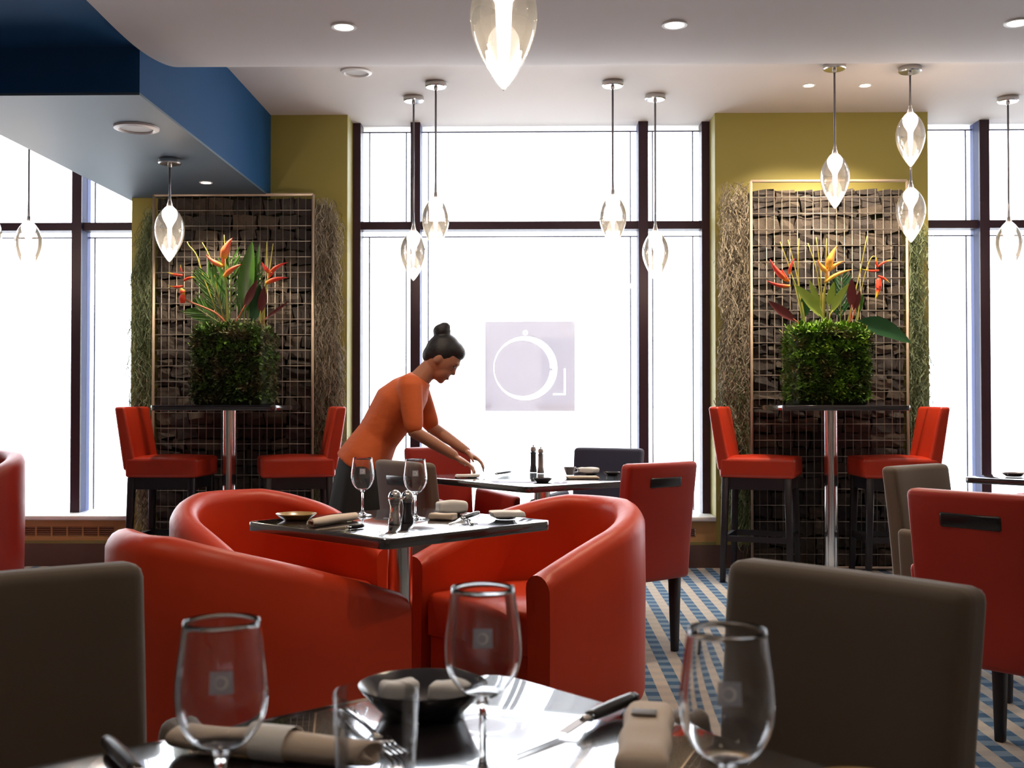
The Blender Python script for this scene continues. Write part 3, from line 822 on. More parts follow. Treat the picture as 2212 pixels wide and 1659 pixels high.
# hanging moss down both sides of each panel
def hanging_moss(x0, x1, ztop, zbot, yf, n_, seed, mats, label, taper=0.3, reach=1.0, clip=(-9, 9)):
    rnd = random.Random(seed)
    V, F, MI = [], [], []
    for s in range(n_):
        k = rnd.random()
        zt = ztop - (ztop - zbot) * (rnd.random() ** 0.9) * 0.86
        ln = rnd.uniform(0.12, 0.40)
        bulge = (1 - taper * abs((zt - zbot) / (ztop - zbot) - 0.55)) * (0.80 + 0.45 * mnoise.noise(Vector((seed * 3.1, 0, zt * 3.2))))
        xx = x0 + (x1 - x0) * rnd.random() * bulge if reach > 0 else x1 - (x1 - x0) * rnd.random() * bulge
        yy = yf + rnd.uniform(-0.05, 0.03)
        w_ = rnd.uniform(0.0012, 0.0026)
        ns_ = 12; p = Vector((xx, yy, zt)); vx = rnd.uniform(-0.04, 0.04); b0 = len(V)
        ang = rnd.uniform(0, PI)
        dx, dy = math.cos(ang) * w_, math.sin(ang) * w_
        for i in range(ns_ + 1):
            V.append((p.x - dx, p.y - dy, p.z)); V.append((p.x + dx, p.y + dy, p.z))
            p = p + Vector((vx * 0.1 + rnd.uniform(-0.024, 0.024), rnd.uniform(-0.014, 0.012), -ln / ns_ * rnd.uniform(0.1, 1.6)))
            p.y = max(min(p.y, PY - 0.01), yf - 0.055); p.z = max(p.z, 0.01); p.x = min(max(p.x, clip[0] + rnd.uniform(0, 0.012 if reach > 0 else 0.06)), clip[1] - rnd.uniform(0, 0.06 if reach > 0 else 0.012))
        low = (zt - zbot) / (ztop - zbot) + rnd.uniform(-0.2, 0.2)
        for i in range(ns_):
            a = b0 + i * 2; F.append((a, a + 1, a + 3, a + 2)); MI.append(1 if low < mats[2] else 0)
    me = me_from('moss', V, F)
    me.materials.append(MATS[mats[0]]); me.materials.append(MATS[mats[1]])
    me.polygons.foreach_set('material_index', MI)
    o = ob('hanging_moss', me); tag(o, label, 'moss', None, 'stuff'); return o
zt_ = at_y(700, 425, GF).z
hanging_moss(at_y(680, 600, GF).x, at_y(738, 600, GF).x, zt_, 0.25, 7.58, 3800, 1, ('hanging_grey', 'hanging_green', 0.28), 'grey hanging moss between the stone panel and the bending person', clip=(gl1 + 0.012, PL[1] + 0.03))
hanging_moss(at_y(288, 600, GF).x, at_y(334, 600, GF).x, zt_ - 0.05, 0.15, 7.58, 2200, 2, ('hanging_green', 'hanging_grey', 0.4), 'olive hanging moss beside the stone panel under the blue soffit', reach=-1, clip=(PL[0] - 0.025, gl0 - 0.012))
hanging_moss(at_y(1552, 600, GF).x, at_y(1624, 600, GF).x, at_y(1600, 388, GF).z, 0.10, 7.58, 4200, 3, ('hanging_grey', 'hanging_green', 0.42), 'grey hanging moss on the lit pier, next to the logo window', reach=-1, clip=(PR[0] - 0.025, gr0 - 0.012))
hanging_moss(at_y(1958, 600, GF).x, at_y(2004, 600, GF).x, at_y(1980, 470, GF).z, 0.20, 7.58, 2600, 4, ('hanging_green', 'hanging_green', 0.3), 'green hanging moss on the lit pier at the stone panel', clip=(gr1 + 0.012, PR[1] + 0.035))

# ================================================================== LAMPS
def spot(parent, loc, energy, ang, col=(1.0, 0.80, 0.58), rot=(0, 0, 0), blend=0.6, size=0.03):
    l_ = bpy.data.lights.new('downlight_beam', 'SPOT'); l_.energy = energy; l_.spot_size = R(ang); l_.spot_blend = blend
    l_.color = col; l_.shadow_soft_size = size
    o = bpy.data.objects.new('downlight_beam', l_); COL.objects.link(o)
    o.parent = parent; o.location = loc; o.rotation_euler = rot
def downlight(x, y, z, label, energy=60, ang=110, r=0.04, tilt=(0, 0, 0)):
    d = thing('downlight', label, 'downlight', (x, y, z), 0, 'small recessed ceiling downlights')
    ob('trim_ring', shared(('dring', r), lambda: lathe([(r, 0.004), (r * 1.05, -0.004), (r * 1.35, -0.005), (r * 1.42, 0.0), (r * 1.42, 0.004), (r, 0.004)], 28), 'white_plastic'), None, d)
    ob('lamp', shared(('dlamp', r), lambda: lathe([(0, -0.001), (r * 0.98, -0.001), (r * 0.98, 0.002), (0, 0.002)], 24), 'lamp_disc'), None, d)
    spot(d, (0, 0, -0.012), energy, ang, rot=tilt)
def zc(y): return zceil(y)
DL = 'small round downlight in the grey ceiling '
dl_y = at_z(743, 50, ZN).y
xs_ = [at_z(743, 50, ZN).x, at_z(1458, 43, ZN).x, at_z(2180, 55, ZN).x]
downlight(xs_[0], dl_y, zc(dl_y), DL + 'nearest the blue soffit', 62)
downlight(xs_[1], dl_y, zc(dl_y), DL + 'beside the big glass pendant', 62)
downlight(xs_[2], dl_y, zc(dl_y), DL + 'in front of the lit pier', 62)
# further rows of the same downlights over the rest of the room
for yy, ee in ((2.7, 30), (0.55, 9), (-1.6, 10)):
    for xx in (xs_[0] - 1.45, *xs_, xs_[2] + 1.45):
        zz = ZN + (0.004 if xx < XB else 0)
        downlight(xx, yy, zz, 'small round downlight further back over the dining room', ee)
for px, lb in ((1747, 'small downlight over the lit pier, between the single pendant and the logo window'), (1869, 'small downlight over the lit pier, between the single and the double pendant')):
    q = at_z(px, 184, ZC)
    downlight(q.x, q.y, ZC, lb, 120, 100, 0.03, (R(14), 0, 0))
q = at_z(445, 394, ZS)
downlight(q.x, q.y, ZS, 'small downlight in the soffit above the stone panel', 60, 100, 0.03, (R(12), 0, 0))
q = at_z(660, 184, ZC)
# ceiling loudspeakers
def speaker(px, py, z, r, label):
    q = at_z(px, py, z)
    s_ = thing('ceiling_speaker', label, 'ceiling speaker', (q.x, q.y, z), 0, 'round ceiling speakers')
    ob('trim_ring', shared(('sring', r), lambda: lathe([(r * 0.74, -0.010), (r * 0.80, -0.016), (r, -0.010), (r * 1.02, 0.0), (r * 0.74, 0.0), (r * 0.74, -0.010)], 40), 'white_plastic'), None, s_)
    ob('grille', shared(('sgril', r), lambda: lathe([(0, -0.006), (r * 0.76, -0.006), (r * 0.76, 0.0), (0, 0.0)], 40), 'speaker_mesh'), None, s_)
speaker(770, 154, ZC, 0.092, 'round white speaker in the grey ceiling by the green pier')
speaker(295, 275, ZS, 0.112, 'round white speaker under the blue soffit')

# ---- glass drop pendants
def shade_mesh():
    H = 0.335; Rm = 0.084
    prof_ = []
    N = 44
    for k in range(N + 1):
        t_ = k / N                       # 0 bottom point, 1 top
        zz = -H + H * t_
        # egg with a pointed foot
        r_ = Rm * (math.sin(PI * (t_ ** 1.22)) ** 0.68) if 0 < t_ < 1 else 0
        if t_ > 0.93: r_ = max(r_, 0.017)
        prof_.append((max(r_, 0.0), zz))
    prof_.append((0.012, 0.012)); prof_.append((0.007, 0.05)); prof_.append((0.006, 0.11))
    return lathe(prof_, 56, True, None)
def pendant(name_x, y, zbot, zceil_, label, shades=None, sc=1.0):
    """zbot = world height of the pointed foot; shades = extra feet heights for a double pendant"""
    p = thing('glass_pendant', label, 'pendant lamp', (name_x, y, zceil_), 0, 'clear glass drop pendants')
    ob('canopy', shared('pcan', lambda: lathe([(0, 0), (0.064, 0), (0.066, -0.004), (0.066, -0.026), (0.060, -0.032), (0.012, -0.033), (0.010, -0.05), (0, -0.05)], 36), 'nickel'), None, p)
    feet = [zbot] + list(shades or [])
    for zb in feet:
        top = zb - zceil_ + 0.335 * sc
        s_ = ob('glass_shade', shared('pshade', shade_mesh, 'shade_glass'), None, p, (0, 0, top), scale=(sc, sc, sc))
        ob('bulb', shared('pbulb', lambda: lathe([(0, -0.185), (0.004, -0.165), (0.010, -0.14), (0.020, -0.115), (0.036, -0.088), (0.044, -0.06), (0.042, -0.04), (0.030, -0.022), (0.012, -0.014), (0, -0.012)], 20), 'bulb_glow'), None, s_)
        ob('socket', shared('psock', lambda: lathe([(0, -0.018), (0.010, -0.018), (0.011, 0.0), (0.009, 0.02), (0, 0.02)], 16), 'nickel'), None, s_)
        l_ = bpy.data.lights.new('pendant_bulb', 'POINT'); l_.energy = 9; l_.color = (1.0, 0.84, 0.64); l_.shadow_soft_size = 0.03
        lo = bpy.data.objects.new('pendant_bulb', l_); COL.objects.link(lo); lo.parent = p; lo.location = (0, 0, top - 0.20 * sc)
    lowest = min(feet) - zceil_ + 0.335 * sc
    if shades:
        hi = max(feet) - zceil_
        ob('rod', sweep([(0, 0, -0.03), (0, 0, max(feet) - zceil_ + 0.335 * sc)], 0.006, 10), 'cable', p)
        ob('rod', sweep([(0, 0, hi), (0, 0, lowest)], 0.005, 10), 'cable', p)
    else:
        ob('rod', sweep([(0, 0, -0.03), (0.0, 0, lowest)], 0.0062, 10), 'cable', p)
    return p
def pend_px(cx, cy, sx_, sb, z, label, dbl=None):
    q = at_z(cx, cy, z); y = q.y
    f = at_y(sx_, sb, y)
    return pendant(f.x, y, f.z, z, label, [at_y(sx_, d, y).z for d in dbl] if dbl else None)
pend_px(893, 209, 893, 607, ZC, 'low glass pendant at the mullion over the bending person')
pend_px(938, 178, 941, 540, ZC, 'high glass pendant over the bending person, between mullion and logo')
pend_px(1319, 176, 1324, 535, ZC, 'high glass pendant by the mullion over the logo side of the window')
pend_px(1412, 205, 1416, 608, ZC, 'low glass pendant at the mullion next to the lit pier')
pend_px(1800, 139, 1804, 452, ZC, 'single glass pendant before the lit stone panel')
pend_px(1962, 145, 1967, 362, ZC, 'double glass pendant, one drop under the other, before the stone panel', [525])
pend_px(2172, 210, 2180, 588, ZC, 'glass pendant at the mullion beyond the lit pier')
pend_px(365, 343, 366, 567, ZS, 'glass pendant hung from the underside of the blue soffit')
f = at_y(61, 588, 7.05); pendant(f.x, f.y, f.z, ZC, 'glass pendant in the window bay beyond the blue soffit, next to the mullion')
f = at_y(-27, 570, 7.05); pendant(f.x, f.y, f.z, ZC, 'glass pendant in the window bay, furthest from the mullion')
f = at_y(1088, 197, 2.78); pendant(f.x, f.y, f.z, ZN, 'big glass pendant over the table with the tub chairs')

# ================================================================== PLANTERS AND FLOWERS
def planter(bt, label, seed, leafmat, wpx):
    x = wpx
    p = thing('moss_planter', label, 'planter', (x, 7.22, 1.105))
    w_, d_, h_ = 0.44, 0.36, 0.47
    ob('box', rbox(w_, d_, h_, 0.02, 2, (0, 0, h_ / 2)), 'moss_core', p)
    rnd = random.Random(seed)
    V, F = [], []
    def tuft(c, nrm):
        for _ in range(rnd.randint(2, 4)):
            s_ = rnd.uniform(0.009, 0.024)
            d = (nrm * rnd.uniform(0.3, 1.0) + Vector((rnd.uniform(-1, 1), rnd.uniform(-1, 1), rnd.uniform(-0.8, 1)))).normalized()
            a, b_ = frame_at(d)
            k = len(V); c2 = c + nrm * (rnd.uniform(-0.004, 0.016) + max(0, 0.045 * mnoise.noise(c * 14 + Vector((seed, 0, 0)))))
            V.extend([c2, c2 + d * s_ + a * s_ * 0.45, c2 + d * s_ * 2.0, c2 + d * s_ - a * s_ * 0.45])
            F.append((k, k + 1, k + 2, k + 3))
    for _ in range(3400):
        f_ = rnd.random()
        if f_ < 0.55: tuft(Vector((rnd.uniform(-w_ / 2, w_ / 2), -d_ / 2, rnd.uniform(0.035, h_))), Vector((0, -1, 0)))
        elif f_ < 0.68: tuft(Vector((-w_ / 2, rnd.uniform(-d_ / 2, d_ / 2), rnd.uniform(0.035, h_))), Vector((-1, 0, 0)))
        elif f_ < 0.81: tuft(Vector((w_ / 2, rnd.uniform(-d_ / 2, d_ / 2), rnd.uniform(0.035, h_))), Vector((1, 0, 0)))
        else: tuft(Vector((rnd.uniform(-w_ / 2, w_ / 2), rnd.uniform(-d_ / 2, d_ / 2), h_ + rnd.uniform(-0.01, 0.02))), Vector((0, 0, 1)))
    o = ob('moss', me_from('moss', V, F), leafmat, p); o['kind'] = 'stuff'
    return p
pxl = at_y(507, 800, 7.22).x; pxr = at_y(1784, 800, 7.22).x
planter(BTL, 'dark mossy cube planter holding palm fronds and red heliconias', 5, 'moss_leaf_dull', pxl)
planter(BTR, 'bright green mossy cube planter holding the orange heliconia', 6, 'moss_leaf', pxr)
FY = 7.20
def P(px, py, dy=0.0): return at_y(px, py, FY + dy)
def bract(base, tip, w_, mat, parent, bow=0.12, fat=0.75):
    """a boat-shaped pointed bract from base to tip"""
    base, tip = Vector(base), Vector(tip); d = tip - base
    side = d.cross(Vector((0, -1, 0))).normalized()
    pts, rad = [], []
    N = 12
    for i in range(N + 1):
        t_ = i / N
        pts.append(base + d * t_ - side * (bow * d.length * math.sin(PI * t_) * 0.6))
        rad.append(max(w_ * 0.5 * (0.55 + 0.9 * t_ if t_ < 0.35 else 0.865 * (1 - ((t_ - 0.35) / 0.65)) ** 0.75), 0.0012))
    return ob('bract', sweep(pts, rad, 10, (1.0, fat), True, True), mat, parent)
def local(pts, o): return [Vector(p) - Vector(o.location) for p in pts]
def heliconia(stem_px, bracts, label, stem_mat, bmat, srad=0.007, dy=0.0, tipmat=None):
    root = P(*stem_px[0], dy); root.z -= 0.06
    h = thing('heliconia_stem', label, 'flower', root)
    pts = smooth_pts(local([root] + [P(a, b_, dy) for a, b_ in stem_px], h), 5)
    ob('stem', sweep(pts, [srad * (1.15 - 0.5 * i / len(pts)) for i in range(len(pts))], 8), stem_mat, h)
    for (bx, by, tx, ty, w_) in bracts:
        a = P(bx, by, dy) - root; c = P(tx, ty, dy - 0.015) - root
        bract(a, c, w_, bmat, h)
    return h
def leaf_thing(b_px, t_px, w_, mat, label, name='broad_leaf', dy=0.0, bend=0.0, sag=-0.05, stalk=None, fold=0.25, peak=0.45, root=None):
    b0 = P(*(root or b_px), dy); b0.z -= 0.04
    h = thing(name, label, 'leaf', b0)
    a = P(*b_px, dy) - b0; c = P(*t_px, dy - 0.03) - b0
    ob('stalk', sweep([Vector((0, 0, 0)), a * 0.5, a, a + (c - a) * 0.15], [0.005, 0.0045, 0.004, 0.002], 7), stalk or 'stem_green', h)
    ob('blade', leaf(a, c, w_, bend, sag, fold, peak=peak), mat, h)
    return h
# left planter
heliconia([(495, 705), (492, 660), (486, 600), (484, 575)], [(483, 558, 502, 514, 0.085), (482, 575, 445, 551, 0.055), (484, 598, 521, 571, 0.055), (484, 575, 484, 545, 0.03)], 'tall heliconia with salmon red bracts among the palm fronds', 'stem_green', 'bract_salmon')
heliconia([(560, 705), (566, 660), (572, 620), (580, 600)], [(584, 590, 566, 566, 0.045), (580, 592, 623, 566, 0.040), (575, 612, 621, 600, 0.050), (580, 600, 596, 584, 0.028)], 'red heliconia with two bracts reaching to one side, over the dark leaves', 'stem_green', 'bract_red', dy=-0.04)
heliconia([(488, 700), (468, 678), (440, 664), (405, 650), (396, 640)], [(396, 634, 392, 622, 0.060), (394, 655, 400, 625, 0.055), (396, 618, 362, 617, 0.028), (397, 606, 424, 599, 0.030), (394, 594, 361, 588, 0.030), (393, 588, 390, 572, 0.016)], 'hanging red heliconia with yellow tipped bracts on a drooping stem', 'stem_red', 'bract_tip', dy=-0.06)
leaf_thing((525, 668), (556, 604), 0.050, 'leaf_red', 'narrow dark red leaf between the two red heliconias', dy=-0.03, stalk='stem_red', root=(497, 703))
leaf_thing((562, 680), (571, 618), 0.056, 'leaf_red', 'broad upright maroon leaf under the two sided red heliconia', dy=-0.05, stalk='stalk_yellow', root=(561, 705))
leaf_thing((571, 690), (624, 650), 0.024, 'leaf_red', 'thin reddish leaf leaning out past the maroon leaf', dy=-0.02, stalk='stem_red', root=(563, 705))
leaf_thing((528, 680), (545, 520), 0.105, 'leaf_green', 'tall broad green leaf behind the red heliconias', dy=0.05, fold=0.35, bend=-0.03, root=(525, 705))
leaf_thing((535, 690), (560, 528), 0.060, 'leaf_green', 'tall narrow green leaf behind the maroon leaf', dy=0.07, root=(530, 705))
leaf_thing((545, 700), (562, 615), 0.085, 'leaf_dark', 'dark leaf at the foot of the red heliconias', dy=0.03, root=(535, 708))
def frond(base_px, tip_px, nleaf, spread, ll, label, dy=0.04, mat='leaf_green', droop=0.0):
    root = P(*base_px, dy); root.z -= 0.05
    h = thing('palm_frond', label, 'palm leaf', root)
    a = P(*base_px, dy) - root; c = P(*tip_px, dy) - root
    spine = smooth_pts([Vector((0, 0, 0)), a, a * 0.5 + c * 0.5, c], 5)
    ob('spine', sweep(spine, [0.005 * (1.1 - 0.8 * i / len(spine)) for i in range(len(spine))], 6), 'stem_green', h)
    rnd = random.Random(len(label)); dn = (c - a).normalized(); sd = dn.cross(Vector((0, -1, 0))).normalized()
    for k in range(nleaf):
        t_ = 0.12 + 0.85 * k / (nleaf - 1); s = 1 if k % 2 else -1
        bp_ = a + (c - a) * t_
        L_ = ll * (0.55 + 0.6 * math.sin(PI * min(t_ + 0.1, 1))) * rnd.uniform(0.85, 1.1)
        tip = bp_ + (dn * math.cos(spread) + sd * s * math.sin(spread)) * L_ + Vector((0, rnd.uniform(-0.03, 0.03), -droop * L_))
        ob('leaflet', leaf(bp_, tip, 0.016, 0.0, -0.05, 0.3, 0.0015, 6), mat, h)
    return h
frond((490, 700), (447, 590), 22, R(24), 0.20, 'palm frond fanning behind the salmon heliconia', 0.05)
frond((497, 700), (500, 560), 20, R(30), 0.19, 'upright palm frond behind the salmon heliconia', 0.07)
frond((480, 702), (425, 665), 16, R(30), 0.15, 'low palm frond over the rim of the dark planter', 0.02)
frond((515, 702), (545, 590), 18, R(22), 0.18, 'palm frond beside the tall green leaf', 0.06)
STK = 'thin yellow green stalk rising behind the '
def stalk(px, label, dy=0.05, mat='stalk_yellow'):
    root = P(*px[0], dy); root.z -= 0.05
    pts = smooth_pts([Vector((0, 0, 0))] + [P(a, b_, dy) - root for a, b_ in px], 4)
    o = ob('flower_stalk', sweep(pts, [0.0055 * (1.1 - 0.65 * i / len(pts)) for i in range(len(pts))], 7), mat, None, root)
    tag(o, label, 'stalk', 'thin stalks in the planters')
stalk([(485, 702), (468, 620), (455, 560), (437, 524)], STK + 'salmon heliconia')
stalk([(478, 702), (440, 600), (425, 552), (408, 530), (404, 522)], STK + 'hanging red heliconia')
stalk([(570, 700), (574, 600), (577, 522)], STK + 'two sided red heliconia')
stalk([(565, 700), (580, 600), (590, 526)], STK + 'tall green leaf and red heliconia')
stalk([(490, 702), (487, 560), (484, 507)], STK + 'salmon heliconia top')
# right planter
heliconia([(1737, 700), (1730, 660), (1722, 625), (1712, 600)], [(1700, 605, 1663, 560, 0.060), (1706, 618, 1656, 606, 0.045), (1705, 592, 1717, 558, 0.030), (1703, 608, 1690, 582, 0.040)], 'red heliconia with spread bracts over the maroon leaf of the green planter', 'stem_green', 'bract_red', dy=-0.02)
heliconia([(1777, 700), (1778, 640), (1784, 612)], [(1790, 580, 1809, 530, 0.075), (1787, 588, 1767, 562, 0.050), (1790, 585, 1824, 564, 0.045), (1782, 610, 1842, 582, 0.045), (1786, 605, 1792, 575, 0.030)], 'orange yellow heliconia at the centre of the green planter', 'stalk_yellow', 'bract_orange', dy=0.0)
heliconia([(1852, 700), (1862, 620), (1880, 560), (1893, 557), (1896, 580)], [(1896, 578, 1893, 556, 0.016), (1896, 576, 1928, 561, 0.026), (1898, 584, 1862, 581, 0.026), (1897, 596, 1922, 612, 0.026), (1898, 602, 1890, 648, 0.050)], 'hanging red heliconia with green tipped bracts by the rim of the stone panel', 'stalk_yellow', 'bract_tip', srad=0.0035, dy=0.02)
leaf_thing((1778, 690), (1717, 615), 0.070, 'leaf_light', 'light green leaf with twisted tip leaning to the red heliconia', dy=-0.06, bend=0.05, root=(1782, 705))
leaf_thing((1774, 670), (1748, 604), 0.042, 'leaf_light', 'slim light green leaf under the orange heliconia', dy=-0.03, root=(1781, 705))
leaf_thing((1788, 665), (1802, 610), 0.052, 'leaf_light', 'short light green leaf under the orange heliconia', dy=-0.04, root=(1784, 705))
leaf_thing((1793, 680), (1834, 612), 0.050, 'leaf_light', 'light green leaf leaning to the maroon leaves', dy=-0.05, bend=-0.03, stalk='stalk_yellow', root=(1787, 706))
leaf_thing((1722, 695), (1660, 650), 0.060, 'leaf_red', 'maroon leaf lying out over the side of the green planter', dy=-0.04, stalk='stem_red', root=(1735, 704))
leaf_thing((1840, 668), (1840, 602), 0.062, 'leaf_red', 'upright maroon leaf beside the light green leaves', dy=-0.02, stalk='stem_red', root=(1831, 703))
leaf_thing((1846, 672), (1858, 628), 0.040, 'leaf_red', 'small maroon leaf beside the upright maroon leaf', dy=0.0, stalk='stem_red', root=(1832, 703))
leaf_thing((1852, 680), (1864, 636), 0.040, 'leaf_green', 'small green leaf behind the maroon leaves', dy=0.03, root=(1842, 703))
leaf_thing((1848, 694), (1968, 741), 0.115, 'leaf_dark', 'large dark green leaf hanging out over the rim of the stone panel', dy=-0.08, bend=-0.08, root=(1835, 700), peak=0.35)
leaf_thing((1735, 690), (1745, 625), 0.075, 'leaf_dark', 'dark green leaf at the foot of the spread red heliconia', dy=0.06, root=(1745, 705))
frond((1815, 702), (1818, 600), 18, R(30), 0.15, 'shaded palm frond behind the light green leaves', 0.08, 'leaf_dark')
for px_, nm in (([(1735, 700), (1712, 600), (1685, 522)], 'spread red heliconia'), ([(1740, 700), (1722, 600), (1702, 518)], 'spread red heliconia, midmost'), ([(1738, 700), (1724, 600), (1726, 515)], 'spread red heliconia, straightest'), ([(1778, 700), (1765, 590), (1745, 525)], 'orange heliconia, leaning'), ([(1778, 700), (1772, 590), (1763, 512)], 'orange heliconia, tallest'), ([(1780, 700), (1783, 590), (1786, 515)], 'orange heliconia, beside its top bract'), ([(1830, 700), (1855, 600), (1873, 510)], 'maroon leaves, thickest')):
    stalk(px_, STK + nm, 0.05)

# ================================================================== TABLEWARE
def glass_prof():
    """closed wine glass wall: outside up, inside down, solid stem and foot"""
    out = [(0.0, 0.0), (0.033, 0.0), (0.0335, 0.0015), (0.030, 0.003), (0.012, 0.0065), (0.0055, 0.012), (0.0038, 0.025), (0.0036, 0.055), (0.0042, 0.072), (0.0075, 0.082)]
    bowl = []
    for k in range(1, 21):
        t_ = k / 20
        z = 0.082 + 0.112 * t_
        BK = ((0, 0.2), (0.05, 0.46), (0.12, 0.69), (0.22, 0.88), (0.32, 0.97), (0.42, 1.0), (0.55, 0.985), (0.7, 0.935), (0.85, 0.875), (1.0, 0.82))
        for (ta, ra), (tb_, rb) in zip(BK[:-1], BK[1:]):
            if ta <= t_ <= tb_: r_ = 0.0390 * (ra + (rb - ra) * (t_ - ta) / (tb_ - ta))
        bowl.append((r_, z))
    out += bowl
    inn = [(r_ - 0.0011, z) for r_, z in bowl[::-1] if r_ > 0.008]
    out.append((bowl[-1][0] - 0.0005, 0.1945))
    out += inn + [(0.0, inn[-1][1] - 0.004)]
    return out, bowl
GP, GB = glass_prof()
def bowl_r(z):
    for (r0, z0), (r1, z1) in zip(GB[:-1], GB[1:]):
        if z0 <= z <= z1: return r0 + (r1 - r0) * (z - z0) / (z1 - z0)
    return GB[-1][0]
def patch(zc, dz, off, half):
    """small curved patch on the bowl, facing local -Y"""
    prof_ = [(bowl_r(zc + dz * (k / 4 - 0.5)) + off, zc + dz * (k / 4 - 0.5)) for k in range(5)]
    return lathe(prof_, 8, True, None, -PI / 2 - half, -PI / 2 + half)
def emblem():
    """crescent in the middle of the square mark, wrapped on the bowl"""
    V, F = [], []; zc_ = 0.150; N = 20
    for k in range(N + 1):
        a = 2 * PI * k / N
        for rr, dx in ((0.0056, 0.0), (0.0042, -0.0009)):
            xx = rr * math.cos(a) + dx; zz = zc_ + rr * math.sin(a)
            r_ = bowl_r(zz) + 0.0010; th = xx / r_
            V.append((r_ * math.sin(th), -r_ * math.cos(th), zz))
    for k in range(N): F.append((2 * k, 2 * k + 1, 2 * k + 3, 2 * k + 2))
    return me_from('emblem', V, F, True)
def wine_glass(x, y, z, label, turn=0.0):
    g = thing('wine_glass', label, 'wine glass', (x, y, z), math.atan2(-x, y) * 1.0 + turn, 'stemmed wine glasses')
    b_ = ob('bowl_and_stem', shared('wglass', lambda: lathe(GP, 48, True, 60), 'clear_glass'), None, g)
    mk = ob('square_mark', shared('wmark', lambda: patch(0.150, 0.0185, 0.0006, 0.0092 / 0.037), 'mark_frost'), None, g, label='frosted square mark with a pale crescent')
    ob('crescent', shared('wemb', emblem, 'mark_white'), None, mk)
    return g
TZ = 0.7405
def onz(px, py, z=TZ): return at_z(px, py, z)
# foreground glasses: foot positions found from the rim heights
def from_rim(px, py, h=0.194):
    return at_z(px, py, TZ + h)
q = from_rim(479, 1340); wine_glass(q.x, q.y, TZ, 'wine glass in front of the rolled napkin and the red tub back', 0.0)
q = from_rim(1043, 1268); wine_glass(q.x, q.y, TZ, 'wine glass between the dark bread bowl and the black handled knife', 0.0)
q = from_rim(1570, 1358); wine_glass(q.x, q.y, TZ, 'wine glass in front of the striped carpet and the taupe chair', 0.05)
q = onz(783, 1113); wine_glass(q.x, q.y, TZ, 'wine glass on the tub chair table beside the rolled napkin', 0.0)
q = onz(897, 1120); wine_glass(q.x, q.y, TZ, 'wine glass on the tub chair table behind the chrome shakers', 0.0)
# tumbler
def tumbler():
    o_ = [(0, 0), (0.034, 0), (0.036, 0.003), (0.0385, 0.05), (0.0405, 0.105), (0.0398, 0.107), (0.0390, 0.105), (0.0372, 0.05), (0.0345, 0.010), (0, 0.009)]
    return lathe(o_, 44, True, 50)
q = at_z(812, 1492, TZ + 0.107)
tg = ob('tumbler_glass', tumbler(), 'clear_thin', None, (q.x, q.y, TZ)); tag(tg, 'plain water tumbler in front of the dark bread bowl', 'glass')

def bowl_mesh(r, h):
    return lathe([(0, 0), (r * 0.62, 0), (r * 0.66, 0.003), (r * 0.80, h * 0.45), (r, h), (r * 1.0, h + 0.002), (r * 0.955, h), (r * 0.76, h * 0.5), (r * 0.6, 0.007), (0, 0.006)], 44, True, 50)
def butter(parent, x, y, z, sx_, sy_, rz):
    ob('butter_pat', rbox(sx_, sy_, 0.016, 0.006, 3, (0, 0, 0.008)), 'napkin_white', parent, (x, y, z), (0.05, 0.08, rz))
def bread_bowl(px, py, r, h, label, mat='plate_dark', name='bread_bowl', fill=True):
    q = onz(px, py)
    b_ = thing(name, label, 'bowl' if 'bowl' in name else 'plate', (q.x, q.y, TZ))
    ob('dish', bowl_mesh(r, h), mat, b_)
    return b_, q
def cloth(name, px, py, sx_, sy_, sz_, rz, mat, label, rx=0.0, ry=0.0, z=TZ, seed=1, cat='napkin'):
    rnd = random.Random(seed); ph = rnd.uniform(0, 6)
    def df(x, y, zz):
        k = 0.10 * math.sin(x / sx_ * 7 + ph) + 0.07 * math.sin(y / sy_ * 5 + ph * 2)
        return (x + 0.03 * sx_ * math.sin(zz / sz_ * 3 + ph), y * (1 + 0.08 * math.sin(x / sx_ * 6)), zz * (1 + k) + (sz_ * 0.08 if zz > 0 else 0))
    q = onz(px, py, z) if not isinstance(px, Vector) else px
    o = ob(name, rbox(sx_, sy_, sz_, min(sz_, sy_) * 0.3, 3, (0, 0, sz_ * 0.52), df, 8), mat, None, (q.x, q.y, z), (rx, ry, rz))
    tag(o, label, cat); return o
bb, q = bread_bowl(915, 1536, 0.080, 0.032, 'dark glazed bread bowl holding white butter packets by the tumbler')
for k, (dx_, dy_, rz_) in enumerate(((-0.030, 0.004, 0.35), (0.030, -0.002, -0.25))):
    cloth('butter_packet', Vector((q.x + dx_, q.y + dy_, 0)), 0, 0.046, 0.034, 0.022, rz_, 'napkin_white', ('white butter packet in the dark bowl, next to the tumbler', 'white butter packet in the dark bowl, next to the wine glass stem')[k], z=TZ + 0.012, seed=k, cat='butter')
